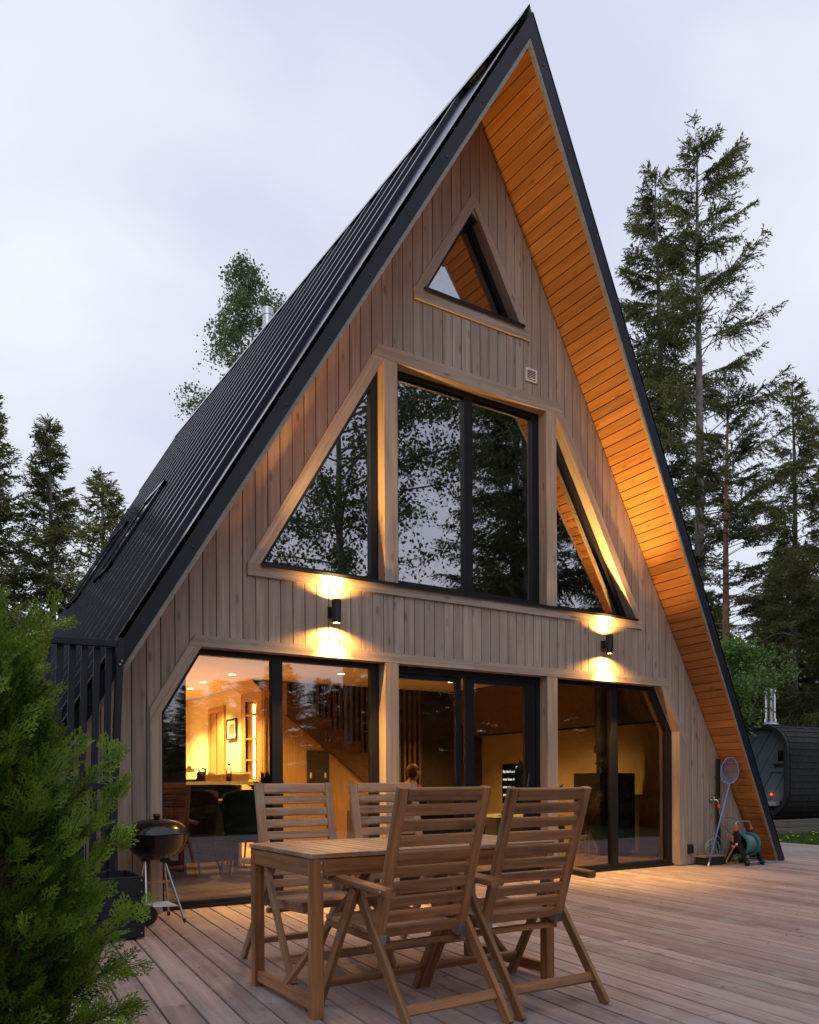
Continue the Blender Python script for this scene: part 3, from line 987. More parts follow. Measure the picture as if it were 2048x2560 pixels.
# kitchen door in the side wall
dr = G().box(-0.435, -0.41, 6.08, 6.68, FZ, 2.20).obj('interior_door', 'birch_ply', house)
G().box(-0.442, -0.435, 6.37, 6.385, FZ, 2.20).obj('door_joint', 'room_dark', dr)
fr = G(); fr.box(-0.45, -0.41, 6.02, 6.075, FZ, 2.30); fr.box(-0.45, -0.41, 6.685, 6.77, FZ, 2.30); fr.box(-0.45, -0.41, 6.076, 6.684, 2.205, 2.30)
fr.obj('door_frame', 'birch_ply', dr)
G().box(-0.47, -0.443, 6.14, 6.30, 1.09, 1.11).obj('door_handle', 'black', dr)
# ceiling downlights; those over the dining table and near the stove are added fill
for x, y in ((-1.05, 4.05), (0.20, 3.22), (2.05, 3.22), (-1.75, 2.2), (2.3, 1.75), (-1.0, 6.0), (-1.3, 7.2), (-2.2, 5.2), (-1.1, 5.1)):
    dlo = G().lathe([(0.0, -0.012), (0.045, -0.012), (0.045, -0.004)], 14, (x, y, CZ)).obj('downlight', 'downlight', house)
    G().lathe([(0.046, -0.004), (0.060, -0.010), (0.060, 0.0)], 14, (x, y, CZ)).obj('downlight_ring', 'white', dlo)
def lamp(name, kind, loc, energy, col, rot=(0, 0, 0), size=0.02, angle=None, blend=0.3, parent=None):
    d = bpy.data.lights.new(name, kind)
    d.energy = energy; d.color = col
    if kind in ('POINT', 'SPOT'): d.shadow_soft_size = size
    if kind == 'SPOT': d.spot_size = angle; d.spot_blend = blend
    if kind == 'AREA': d.size = size
    o = bpy.data.objects.new(name, d)
    o.location = loc; o.rotation_euler = rot
    COL.objects.link(o)
    if parent: o.parent = parent
    return o
WARM = (1.0, 0.56, 0.16)
K = 2.1
for x, y, e in ((-1.05, 4.05, 130), (-1.0, 6.0, 230), (-1.3, 7.2, 260), (-2.2, 5.2, 200), (-1.1, 5.1, 170), (0.20, 3.22, 38), (2.05, 3.22, 90), (-1.75, 2.2, 55), (2.3, 1.75, 60)):  # last two entries are fill lights added to brighten the front rooms
    lamp('downlight_or_fill_beam', 'SPOT', (x, y, CZ-0.03), e*K, WARM, (0, 0, 0), 0.04, R_(120), 0.6)

# =================================================================== WALL LAMPS
def wall_lamp(x, label):
    t = empty('wall_lamp', (x, -0.02, 2.62), label=label, cat='wall lamp', group='up and down lamps on the cabin front')
    g = G(); g.lathe([(0.030, -0.095), (0.040, -0.108), (0.043, -0.108), (0.043, 0.108), (0.040, 0.108), (0.030, 0.095)], 24, (0, -0.085, 0))
    autosmooth(g.obj('body', 'black', t))
    G().box(-0.022, 0.022, -0.05, -0.012, -0.045, 0.045).obj('bracket', 'black', t)
    G().box(-0.045, 0.045, -0.012, 0.004, -0.05, 0.05).obj('back_plate', 'black', t)
    for s_ in (1, -1):
        g = G(); g.lathe([(0.0, s_*0.1005), (0.034, s_*0.1005)], 20, (0, -0.085, 0)); g.f = [f if s_ > 0 else tuple(reversed(f)) for f in g.f]
        g.obj('bulb', 'bulb', t)
    for s_ in (1, -1):
        rot = (math.pi, 0, 0) if s_ > 0 else (0, 0, 0)
        lamp('wide_beam', 'SPOT', (0, -0.085, s_*0.106), 62 if s_ > 0 else 75, (1.0, 0.47, 0.10), rot, 0.012, R_(158), 0.45, t)
        lamp('core_beam', 'SPOT', (0, -0.085, s_*0.104), 480, (1.0, 0.55, 0.15), rot, 0.012, R_(84), 1.0, t)
    return t
wall_lamp(-1.63, 'black cylinder wall lamp glowing up and down above the left lower window')
wall_lamp(1.885, 'black cylinder wall lamp glowing up and down on the wall nearest the right roof edge')

# =================================================================== GARDEN TABLE
TT = 0.7465
tb = empty('garden_table', (-2.795, -3.06, 0), R_(-1.2), label='slatted brown wooden garden table between four reclining chairs', cat='table')
hx, hy = 0.715, 0.385
for sx in (-1, 1):
    for sy in (-1, 1):
        board('leg', (sx*(hx-0.028), sy*(hy-0.028), 0), (sx*(hx-0.028), sy*(hy-0.028), TT-0.024), 0.056, 0.056, 'teak', tb, side=(1, 0, 0), ch=0.004)
    board('lower_rail', (sx*(hx-0.028), -hy+0.057, 0.055), (sx*(hx-0.028), hy-0.057, 0.055), 0.055, 0.03, 'teak', tb)
    board('apron', (sx*(hx-0.016), -hy+0.057, TT-0.066), (sx*(hx-0.016), hy-0.057, TT-0.066), 0.080, 0.024, 'teak', tb)
    board('brace', (sx*(hx-0.03), 0.0, 0.075), (sx*0.16, 0.0, TT-0.075), 0.045, 0.026, 'teak', tb, side=(0, 1, 0))
for sy in (-1, 1):
    board('apron', (-hx+0.057, sy*(hy-0.016), TT-0.066), (hx-0.057, sy*(hy-0.016), TT-0.066), 0.080, 0.024, 'teak', tb)
    board('top_rail', (-hx-0.005, sy*(hy-0.02), TT-0.011), (hx+0.005, sy*(hy-0.02), TT-0.011), 0.05, 0.022, 'teak_worn', tb, side=(0, 1, 0))
for sx in (-1, 1):
    board('top_rail', (sx*(hx-0.02), -hy+0.046, TT-0.0112), (sx*(hx-0.02), hy-0.046, TT-0.0112), 0.05, 0.022, 'teak_worn', tb, side=(1, 0, 0))
ns = 20
for i in range(ns):
    x = -hx+0.052+(i+0.5)*(2*hx-0.104)/ns
    board('top_slat', (x, -hy+0.047, TT-0.012), (x, hy-0.047, TT-0.012), (2*hx-0.104)/ns-0.012, 0.019, 'teak_worn', tb, side=(1, 0, 0))
for sx in (-1, 1):
    for z in (TT-0.045, TT-0.085):
        G().lathe([(0.0, -0.004), (0.006, -0.002), (0.006, 0.002)], 8, (sx*(hx-0.045), -hy, z), 'Y').obj('bolt', 'bolt', tb)

# =================================================================== GARDEN CHAIRS
def chair(loc, rz, theta, label, wood_mat='teak'):
    t = empty('garden_chair', (*loc, 0), rz, label=label, cat='chair', group='folding recliner chairs round the garden table')
    th = R_(theta)
    B0 = Vector((0, -0.065, 0.365)); up = Vector((0, -math.sin(th), math.cos(th))); nrm = Vector((0, math.cos(th), math.sin(th)))
    Lb = 0.71
    for s_ in (-1, 1):
        x = s_*0.226
        st_ = board('stile', B0+Vector((x, 0, 0)), B0+up*Lb+Vector((x, 0, 0)), 0.052, 0.034, wood_mat, t, side=(1, 0, 0), ch=0.008)
        c = B0+Vector((x, 0, 0))
        pl_ = G().box(-0.027, 0.027, -0.022, 0.022, -0.006, 0.042).obj('corner_plate', 'zinc', t)
        pl_.matrix_local = Matrix.Translation(c+up*0.0) @ Matrix.Rotation(th, 4, 'X')
        # armrest
        board('armrest', (s_*0.287, -0.262, 0.606), (s_*0.287, 0.285, 0.634), 0.052, 0.034, wood_mat, t, side=(1, 0, 0), ch=0.011)
        for yy in (-0.225, 0.23):
            G().lathe([(0.0, s_*0.004), (0.008, s_*0.003), (0.008, -s_*0.004)], 8, (s_*0.3135, yy, 0.607 if yy < 0 else 0.63), 'X').obj('bolt', 'bolt', t)
        # legs: A shape below the armrest
        board('leg', (s_*0.283, 0.035, 0.598), (s_*0.283, 0.375, 0.0), 0.05, 0.025, wood_mat, t, side=(0, 1, 0))
        board('leg', (s_*0.256, 0.065, 0.60), (s_*0.256, -0.385, 0.0), 0.05, 0.025, wood_mat, t, side=(0, 1, 0))
        for (yy, zz) in ((0.05, 0.578), (0.058, 0.545), (0.165, 0.372)):
            G().lathe([(0.0, s_*0.004), (0.007, s_*0.003), (0.007, -s_*0.003)], 8, (s_*0.2965, yy, zz), 'X').obj('bolt', 'bolt', t)
        # seat rail
        board('seat_rail', (s_*0.215, -0.06, 0.372), (s_*0.215, 0.40, 0.392), 0.042, 0.026, wood_mat, t, side=(0, 0, 1))
    # slats of the back
    for i in range(10):
        c = B0+up*(Lb-0.031-i*0.0705)
        hgt = 0.058 if i == 0 else 0.049
        board('back_slat', c+Vector((-0.2, 0, 0)), c+Vector((0.2, 0, 0)), hgt, 0.02 if i else 0.03, wood_mat, t, side=up, ch=0.005)
    for i in range(7):
        y = -0.03+i*0.066
        z = 0.372+(y+0.06)*0.0435+0.028
        board('seat_slat', (-0.235, y, z), (0.235, y, z), 0.058, 0.018, 'teak_worn', t, side=(0, 1, 0.0435), ch=0.004)
    board('stretcher', (-0.27, 0.315, 0.115), (0.27, 0.315, 0.115), 0.045, 0.02, wood_mat, t, side=(0, -0.34, 0.6))
    board('stretcher', (-0.243, -0.300, 0.115), (0.243, -0.300, 0.115), 0.048, 0.02, wood_mat, t, side=(0, 0.43, 0.6))
    board('cross_bar', (-0.25, -0.03, 0.335), (0.25, -0.03, 0.335), 0.03, 0.03, wood_mat, t)
    return t
chair((-3.085, -3.58), R_(1.5), 16.5, 'wooden recliner chair with its back to us nearest the camera, left of its twin')
chair((-2.475, -3.575), R_(-1.5), 18.5, 'wooden recliner chair with its back to us at the table end towards the hose reel')
chair((-3.035, -2.40), R_(180), 11.5, 'wooden recliner chair facing us across the table on the barbecue side', 'teak_worn')
chair((-2.40, -2.40), R_(180), 11.5, 'wooden recliner chair facing us across the table, half hidden behind another chair', 'teak_worn')

# =================================================================== BARBECUE
bb = empty('kettle_barbecue', (-3.338, -0.35, 0), label='black kettle barbecue on thin metal legs in front of the left window', cat='barbecue')
g = G(); g.lathe([(0.0, 0.47), (0.07, 0.472), (0.14, 0.495), (0.195, 0.545), (0.226, 0.61), (0.232, 0.668), (0.236, 0.672), (0.222, 0.672)], 36)
autosmooth(g.obj('bowl', 'enamel', bb), 60)
g = G(); g.lathe([(0.243, 0.668), (0.246, 0.676), (0.240, 0.684), (0.228, 0.705), (0.195, 0.745), (0.135, 0.775), (0.06, 0.787), (0.0, 0.789)], 36)
ld = autosmooth(g.obj('lid', 'enamel', bb), 60)
g = G(); g.lathe([(0.018, 0.787), (0.024, 0.795), (0.030, 0.812), (0.024, 0.826), (0.0, 0.83)], 12); autosmooth(g.obj('knob', 'black', ld))
def bbleg(a, b, tip=True):
    G().tube([a, b], 0.009, 8).obj('leg', 'alu', bb)
    if tip: G().tube([Vector(b)+(Vector(a)-Vector(b)).normalized()*0.03, b], 0.0125, 8).obj('foot_cap', 'black', bb)
bbleg((0.04, -0.06, 0.47), (0.136, -0.266, 0.012))
bbleg((0.07, 0.05, 0.47), (0.132, 0.138, 0.012))
bbleg((-0.09, -0.01, 0.48), (-0.13, -0.185, 0.075), False)
bbleg((-0.09, 0.03, 0.48), (-0.135, 0.13, 0.075), False)
for p in ((0.04, -0.06, 0.475), (0.07, 0.05, 0.475), (-0.09, 0.0, 0.485)):
    G().box(p[0]-0.025, p[0]+0.025, p[1]-0.025, p[1]+0.025, p[2]-0.02, p[2]+0.025).obj('leg_socket', 'black', bb)
for yy in (-0.20, 0.145):
    g = G(); g.lathe([(0.03, -0.016), (0.075, -0.014), (0.078, 0.0), (0.075, 0.014), (0.03, 0.016)], 24, (-0.132, yy, 0.078), 'Y'); autosmooth(g.obj('wheel', 'black', bb))
g = G(); g.tube([(-0.135, -0.2, 0.078), (-0.135, 0.15, 0.078)], 0.005, 6); g.obj('axle', 'alu', bb)
for i in range(9):
    G().tube([(-0.125, -0.17+i*0.034, 0.135), (0.115, -0.19+i*0.036, 0.128)], 0.0028, 5).obj('wire_shelf', 'alu', bb)
G().box(-0.09, 0.11, 0.02, 0.06, 0.285, 0.30).obj('side_brace', 'tan_tube', bb)
g = G(); g.tube([(-0.226, -0.10, 0.60), (-0.262, -0.12, 0.595), (-0.262, 0.06, 0.595), (-0.226, 0.05, 0.60)], 0.010, 8); g.obj('bowl_handle', 'black', bb)

# =================================================================== PLANTER, SCREEN
pn = empty('planter_box', (-3.97, -0.80, 0), label='dark grey empty wooden planter box beside the barbecue, half under the hedge', cat='planter')
for lvl in range(3):
    z0, z1 = 0.012+lvl*0.141, 0.148+lvl*0.141
    for sy in (-1, 1):
        board('board', (-0.35, sy*0.235, (z0+z1)/2), (0.35, sy*0.235, (z0+z1)/2), z1-z0, 0.022, 'charcoal', pn, side=(0, 0, 1))
    for sx in (-1, 1):
        board('board', (sx*0.339, -0.223, (z0+z1)/2), (sx*0.339, 0.223, (z0+z1)/2), z1-z0, 0.022, 'charcoal', pn, side=(0, 0, 1))
    for sx in (-1, 1):
        for zz in (z0+0.03, z1-0.03):
            G().lathe([(0.0, -0.004), (0.006, -0.002), (0.006, 0.002)], 8, (sx*0.33, -0.246, zz), 'Y').obj('screw', 'bolt', pn)
G().box(-0.327, 0.327, -0.223, 0.223, 0.02, 0.26).obj('soil', 'soil', pn)

fe = empty('slatted_screen', (-3.66, -0.58, 0), label='dark grey slatted timber screen beside the left roof edge, behind the hedge', cat='screen')
lean = -0.055
board('post', (lean-0.035, 0, 0.0), (0, 0, 2.125), 0.05, 0.05, 'charcoal', fe, side=(1, 0, 0))
board('top_rail', (-0.03, 0, 2.08), (-1.15, 0, 2.055), 0.05, 0.05, 'charcoal', fe, side=(0, 0, 1))
board('lower_rail', (lean*0.6-0.03, 0.0, 1.045), (-1.15, 0.0, 1.045), 0.045, 0.04, 'charcoal', fe, side=(0, 0, 1))
board('post', (-1.18+lean, 0, 0.0), (-1.15, 0, 2.09), 0.05, 0.05, 'charcoal', fe, side=(1, 0, 0))
for i in range(12):
    x = -0.072-i*0.0838
    board('slat', (x+lean*0.9-0.004, 0.002+0.03, 0.03), (x, 0.002+0.03, 2.05), 0.046, 0.02, 'charcoal', fe, side=(1, 0, 0))
for p in ((-0.008, 1.93), (0.006, 1.955)):
    G().lathe([(0.0, -0.003), (0.006, -0.002), (0.006, 0.001)], 8, (p[0], -0.025, p[1]), 'Y').obj('screw', 'bolt', fe)

# =================================================================== RIGHT CORNER: pipe, tap, net, reel
dp = empty('black_pipe', (3.907, -0.045, 0), label='thin black vertical pipe on the boards near the tap', cat='pipe')
G().box(-0.017, 0.017, -0.018, 0.018, 0.0, 1.335).obj('pipe', 'black', dp)
for z in (0.3, 1.1):
    G().box(-0.022, 0.022, -0.02, 0.045, z-0.008, z+0.008).obj('clip', 'black', dp)
tp = empty('garden_tap', (3.795, -0.02, 0.81), label='chrome outdoor tap with orange hose connector on the wall boards', cat='tap')
g = G(); g.lathe([(0.03, 0.0), (0.03, -0.012), (0.014, -0.014), (0.014, -0.05)], 14, (0, 0, 0), 'Y'); g.tube([(0, -0.045, 0.0), (0.02, -0.07, 0.0), (0.035, -0.085, -0.03), (0.038, -0.088, -0.055)], 0.012, 10)
autosmooth(g.obj('body', 'chrome', tp))
g = G(); g.tube([(0, -0.05, 0.01), (-0.006, -0.05, 0.05)], 0.008, 8); g.box(-0.03, 0.018, -0.058, -0.042, 0.05, 0.066); g.obj('lever', 'chrome', tp)
g = G(); g.lathe([(0.013, -0.055), (0.018, -0.06), (0.018, -0.10), (0.012, -0.105)], 12, (0.038, -0.088, 0)); autosmooth(g.obj('connector', 'orange_plastic', tp))
g = G(); g.tube([(0.03, -0.055, 0.0), (0.09, -0.06, 0.01)], 0.010, 8); g.obj('stub', 'chrome', tp)
sb = empty('socket_box', (3.372, -0.002, 0.205), label='small black outdoor power socket low on the wall by the window post', cat='socket')
G().box(-0.036, 0.036, -0.045, 0.0, -0.055, 0.055).obj('housing', 'black', sb)
G().box(-0.033, 0.033, -0.055, -0.045, -0.052, 0.03).obj('flap', 'black', sb)

hs = empty('tap_hose', (0, 0, 0), label='thin grey garden hose hanging from the tap in loops towards the reel', cat='hose')
def curve_pts(ctrl, n=10):
    """Catmull-Rom through control points"""
    c = [Vector(p) for p in ctrl]; c = [c[0]*2-c[1]]+c+[c[-1]*2-c[-2]]
    res = []
    for i in range(1, len(c)-2):
        for k in range(n):
            t = k/n
            res.append(0.5*((2*c[i])+(c[i+1]-c[i-1])*t+(2*c[i-1]-5*c[i]+4*c[i+1]-c[i+2])*t*t+(3*c[i]-c[i-1]-3*c[i+1]+c[i+2])*t**3))
    res.append(c[-2]); return res
g = G(); g.tube(curve_pts([(3.833, -0.11, 0.70), (3.845, -0.12, 0.60), (3.875, -0.14, 0.47), (3.92, -0.16, 0.36), (3.86, -0.30, 0.27)]), 0.008, 8)
g.obj('hose', 'hose', hs, True)
g = G(); g.tube(curve_pts([(3.91, -0.12, 0.49), (3.98, -0.13, 0.42), (4.05, -0.16, 0.37), (4.10, -0.24, 0.33)]), 0.008, 8); g.obj('hose', 'hose', hs, True)
g = G(); g.tube(curve_pts([(3.94, -0.12, 0.585), (4.03, -0.13, 0.585), (4.10, -0.17, 0.55), (4.12, -0.24, 0.46), (4.10, -0.30, 0.36)]), 0.009, 8); g.obj('hose', 'hose', hs, True)
hc = empty('hose_coil', (0, 0, 0), label='loose coil of pale hose standing against the wall behind the net pole', cat='hose')
for k_, (r, zc, mt) in enumerate(((0.18, 0.19, 'hose'), (0.15, 0.165, 'hose_blue'), (0.12, 0.14, 'hose_blue'))):
    pts = [(3.70+r*0.95*math.cos(a), -0.13+0.02*k_, zc+r*math.sin(a)) for a in np.linspace(0, 2*math.pi, 30)]
    g = G(); g.tube([(x, y, max(z, 0.012)) for x, y, z in pts], 0.008, 6); g.obj('loop', mt, hc, True)
gb = empty('storage_tray', (3.62, -0.13, 0), label='low dark green box with a plank lid on the deck under the tap', cat='box')
G().prism([(-0.16, 0.0), (0.16, 0.0), (0.175, 0.10), (-0.175, 0.10)], -0.08, 0.08, lambda u, v, w_: (u, -w_, v)).obj('box', 'green_box', gb)
board('lid', (-0.19, 0.0, 0.112), (0.19, 0.0, 0.112), 0.17, 0.018, 'sleeper', gb, side=(0, 1, 0))

nt_ = empty('pool_net', (0, 0, 0), label='blue landing net on a long pole leaning against the right roof underside', cat='net')
pb, ph = Vector((3.40, -0.27, 0.004)), Vector((3.845, -0.255, 1.005))
G().tube([pb+(ph-pb)*0.04, ph], 0.0095, 10).obj('pole', 'net_blue', nt_, True)
G().tube([pb, pb+(ph-pb)*0.045], 0.0105, 10).obj('pole_tip', 'white', nt_)
hcn = ph+Vector((0.005, 0.0, 0.175))
ax1 = Vector((0.80, -0.45, 0.18)).normalized(); ax2 = Vector((-0.10, -0.05, 1)).normalized(); axn = ax1.cross(ax2).normalized()
ring = []
for a in np.linspace(0, 2*math.pi, 33):
    ring.append(hcn+ax1*0.118*math.cos(a)*(1-0.12*math.sin(a))+ax2*0.165*math.sin(a))
G().tube(ring, 0.006, 8).obj('hoop', 'net_blue', nt_, True)
g = G(); rows = 7; seg = 32
for r in range(rows+1):
    t = r/rows
    for j in range(seg):
        p = hcn.lerp(ring[j], 1-t*0.85)+axn*(-0.16*math.sin(t*math.pi/2))+Vector((0, 0, -0.07*t))
        g.v.append(tuple(p+Vector((rnd.uniform(-.006, .006),)*3)*(1 if r else 0)))
for r in range(rows):
    for j in range(seg):
        g.f.append((r*seg+j, r*seg+(j+1) % seg, (r+1)*seg+(j+1) % seg, (r+1)*seg+j))
g.obj('netting', 'netting', nt_, True)

rl_ = empty('hose_reel', (4.03, -0.335, 0.252), label='teal garden hose reel with black frame standing by the right roof edge', cat='hose reel')
def spoke_flange(xc, nm):
    g = G(); g.lathe([(0.118, -0.012), (0.148, -0.012), (0.152, 0.0), (0.148, 0.012), (0.118, 0.012), (0.118, -0.012)], 32, (xc, 0, 0), 'X')
    g.lathe([(0.03, -0.012), (0.052, -0.012), (0.052, 0.012), (0.03, 0.012), (0.03, -0.012)], 20, (xc, 0, 0), 'X')
    for k_ in range(6):
        a = k_*math.pi/3+0.3
        c_, s_ = math.cos(a), math.sin(a)
        d = Vector((0, c_, s_)); e = Vector((0, -s_, c_))
        A = Vector((xc, 0, 0))
        q = []
        for xx in (-0.008, 0.008):
            for r_, h_ in ((0.044, -0.021), (0.124, -0.034), (0.124, 0.034), (0.044, 0.021)):
                q.append(tuple(A+d*r_+e*h_+Vector((xx, 0, 0))))
        i = len(g.v); g.v += q
        g.f += [(i, i+1, i+2, i+3), (i+7, i+6, i+5, i+4), (i, i+4, i+5, i+1), (i+1, i+5, i+6, i+2), (i+2, i+6, i+7, i+3), (i+3, i+7, i+4, i)]
    return g.obj(nm, 'teal_plastic', rl_)
spoke_flange(-0.105, 'flange'); spoke_flange(0.105, 'flange')
g = G(); g.lathe([(0.06, -0.10), (0.06, 0.10)], 20, (0, 0, 0), 'X'); g.obj('hub', 'teal_plastic', rl_, True)
g = G()
for L_ in range(2):
    for k_ in range(9):
        x = -0.085+k_*0.0212+L_*0.01
        r = 0.085+L_*0.02
        pts = [(x+0.02*a/(2*math.pi), r*math.cos(a), r*math.sin(a)) for a in np.linspace(0, 2*math.pi, 24)]
        g.tube(pts, 0.0105, 6)
g.obj('wound_hose', 'hose', rl_, True)
for xc in (-0.15, 0.15):
    g = G()
    # two splayed legs rising to a hub, then up to the handle
    g.prism([(-0.17, -0.252), (-0.12, -0.252), (-0.035, -0.06), (0.015, -0.045), (0.13, -0.252), (0.185, -0.252), (0.075, 0.02), (0.045, 0.14), (0.03, 0.185), (-0.01, 0.185), (-0.03, 0.14), (-0.07, 0.02)], xc-0.016, xc+0.016, lambda u, v_, w_: (w_, u, v_))
    g.obj('frame', 'black', rl_)
    g = G(); g.lathe([(0.0, -0.026), (0.022, -0.022), (0.026, 0.0), (0.022, 0.022), (0.0, 0.026)], 14, (xc, 0, 0), 'X'); g.obj('axle_cap', 'alu', rl_, True)
    g = G(); g.lathe([(0.022, 0.17), (0.022, 0.205), (0.013, 0.215)], 12, (xc, 0.01, 0)); autosmooth(g.obj('joint', 'orange_plastic', rl_))
    for yy in (-0.145, 0.158):
        g = G(); g.lathe([(0.0, -0.022), (0.03, -0.02), (0.034, 0.0), (0.03, 0.02), (0.0, 0.022)], 14, (xc, yy, -0.217), 'X'); g.obj('foot', 'black', rl_, True)
g = G(); g.tube(curve_pts([(-0.15, 0.01, 0.205), (-0.148, 0.015, 0.255), (-0.11, 0.02, 0.285), (0.09, 0.02, 0.285), (0.14, 0.015, 0.265), (0.15, 0.01, 0.205)], 6), 0.0105, 8); g.obj('handle', 'alu', rl_, True)
g = G(); g.tube([(-0.15, -0.145, -0.217), (0.15, -0.145, -0.217)], 0.012, 8); g.obj('cross_tube', 'alu', rl_, True)
g = G(); g.tube(curve_pts([(-0.172, 0.0, 0.0), (-0.19, 0.03, -0.05), (-0.21, 0.10, -0.19), (-0.20, 0.11, -0.235), (-0.12, 0.09, -0.238)], 6), 0.009, 8); g.obj('crank', 'tan_tube', rl_, True)
for z, m_ in ((0.09, 'orange_plastic'), (0.055, 'orange_plastic'), (-0.02, 'orange_plastic'), (-0.06, 'black')):
    g = G(); g.lathe([(0.010, -0.018), (0.015, -0.012), (0.015, 0.012), (0.010, 0.018)], 10, (-0.185, 0.04, z)); g.obj('hose_end', m_, rl_, True)
hl = empty('blue_hose', (0, 0, 0), label='short pale blue hose lying on the deck from the reel to the roof foot', cat='hose')
g = G(); g.tube(curve_pts([(4.16, -0.30, 0.05), (4.27, -0.33, 0.022), (4.42, -0.38, 0.011), (4.60, -0.415, 0.010)]), 0.010, 8); g.obj('hose', 'hose_blue', hl, True)

# =================================================================== SAUNA
sa = empty('pod_sauna', (11.74, 3.97, GZ), R_(-3), label='black shingled pod sauna with rounded corners and slate blue front behind the house', cat='sauna')
SWd, SH, SLn, SB = 2.15, 2.10, 3.9, 0.36     # width, height, length, base height; local x length, local y width
def rprof(wd_, ht, r, n=8, y0=0.0, z0=0.0):
    pts = []
    for cx, cy, a0 in ((wd_-r, ht-r, 0), (r, ht-r, 90), (r, r, 180), (wd_-r, r, 270)):
        for k_ in range(n+1):
            a = R_(a0+90*k_/n); pts.append((y0+cx+r*math.cos(a), z0+cy+r*math.sin(a)))
    return pts
def ring_prism(name, po, pi, x0, x1, mat, parent):
    n = len(po); g = G()
    g.v = [(x0, y, z) for y, z in po]+[(x0, y, z) for y, z in pi]+[(x1, y, z) for y, z in po]+[(x1, y, z) for y, z in pi]
    for k_ in range(n):
        k2 = (k_+1) % n
        g.f += [(k_, n+k_, n+k2, k2), (2*n+k_, 2*n+k2, 3*n+k2, 3*n+k_), (k_, k2, 2*n+k2, 2*n+k_), (n+k_, 3*n+k_, 3*n+k2, n+k2)]
    return g.obj(name, mat, parent)
ro = rprof(SWd, SH, 0.60, 8, 0, SB)
ring_prism('shell', rprof(SWd-0.04, SH-0.04, 0.58, 8, 0.02, SB+0.02), rprof(SWd-0.2, SH-0.2, 0.5, 8, 0.1, SB+0.1), 0.02, SLn, 'sauna_rim', sa)
ring_prism('front_rim', ro, rprof(SWd-0.19, SH-0.19, 0.505, 8, 0.095, SB+0.095), -0.02, 0.06, 'sauna_rim', sa)
# shingles on the near side and top, laid in courses
arc = []
ysz = rprof(SWd, SH, 0.60, 10, 0, SB)
# path along the near side (y=0) from bottom to top and over
path = [p for p in ysz]
near = [(0.6-0.6*math.cos(R_(a)), SB+0.6-0.6*math.sin(R_(a))) for a in (70, 50, 30, 10, 0)]
near = [(0.6-0.6*math.sin(R_(90-a)), SB+0.6-0.6*math.cos(R_(90-a))) for a in (65, 45, 25, 8)]
near += [(0.0, SB+0.6), (0.0, SB+SH-0.6)]+[(0.6-0.6*math.cos(R_(a)), SB+SH-0.6+0.6*math.sin(R_(a))) for a in (12, 25, 38, 51, 64, 77, 90)]+[(1.2, SB+SH), (1.55, SB+SH)]
cum = [0]
for a, b in zip(near[:-1], near[1:]): cum.append(cum[-1]+math.dist(a, b))
def at_len(s_):
    for k_ in range(len(cum)-1):
        if s_ <= cum[k_+1] or k_ == len(cum)-2:
            t = (s_-cum[k_])/(cum[k_+1]-cum[k_]); a, b = near[k_], near[k_+1]
            return (a[0]+(b[0]-a[0])*t, a[1]+(b[1]-a[1])*t), ((b[1]-a[1])/(cum[k_+1]-cum[k_]), -(b[0]-a[0])/(cum[k_+1]-cum[k_]))
course = 0.145; s_ = 0.02; rowi = 0; rest = G()
while s_ < cum[-1]-0.05:
    (p0, n0), (p1, n1) = at_len(s_), at_len(min(s_+course*1.12, cum[-1]))
    x = 0.065-(rowi % 2)*0.13
    col_ = 0
    while x < SLn:
        xa, xb = max(x, 0.065), min(x+0.262, SLn)
        if xb-xa > 0.03:
            lift0, lift1 = 0.022, 0.006
            j = rnd.uniform(-0.004, 0.004)
            A = [(xa, p0[0]-n0[0]*lift0, p0[1]+j-n0[1]*lift0), (xb, p0[0]-n0[0]*lift0, p0[1]+j-n0[1]*lift0),
                 (xb, p1[0]-n1[0]*lift1, p1[1]-n1[1]*lift1), (xa, p1[0]-n1[0]*lift1, p1[1]-n1[1]*lift1)]
            gg = rest if x > 1.55 else G()
            i = len(gg.v)
            Bk = [(X, Y+n0[0]*0.018, Z+n0[1]*0.018) for X, Y, Z in A]
            gg.v += A+Bk
            gg.f += [(i, i+1, i+2, i+3), (i+7, i+6, i+5, i+4), (i, i+4, i+5, i+1), (i+1, i+5, i+6, i+2), (i+2, i+6, i+7, i+3), (i+3, i+7, i+4, i)]
            if gg is not rest: gg.obj('shingle', 'shingle', sa)
        x += 0.267
    s_ += course; rowi += 1
ro2 = rest.obj('shingle_field', 'shingle', sa); ro2['kind'] = 'stuff'
# front wall of slanted boards, recessed
g = G(); g.v = [(0.16, y, z) for y, z in rprof(SWd-0.2, SH-0.2, 0.5, 8, 0.1, SB+0.1)]; g.f = [tuple(range(len(g.v)))]; g.obj('front_wall', 'sauna_rim', sa)
ipoly = rprof(SWd-0.19, SH-0.19, 0.50, 8, 0.095, SB+0.095)
def clip_half(poly, nx, nz, c, keep=1):
    o2 = []
    for k_ in range(len(poly)):
        p, q = poly[k_], poly[(k_+1) % len(poly)]
        dp_, dq = keep*(p[0]*nx+p[1]*nz-c), keep*(q[0]*nx+q[1]*nz-c)
        if dp_ >= 0: o2.append(p)
        if (dp_ >= 0) != (dq >= 0):
            t = dp_/(dp_-dq); o2.append((p[0]+t*(q[0]-p[0]), p[1]+t*(q[1]-p[1])))
    return o2
ang = R_(33); nx_, nz_ = math.cos(ang), math.sin(ang)
c = -0.2; rowk = 0
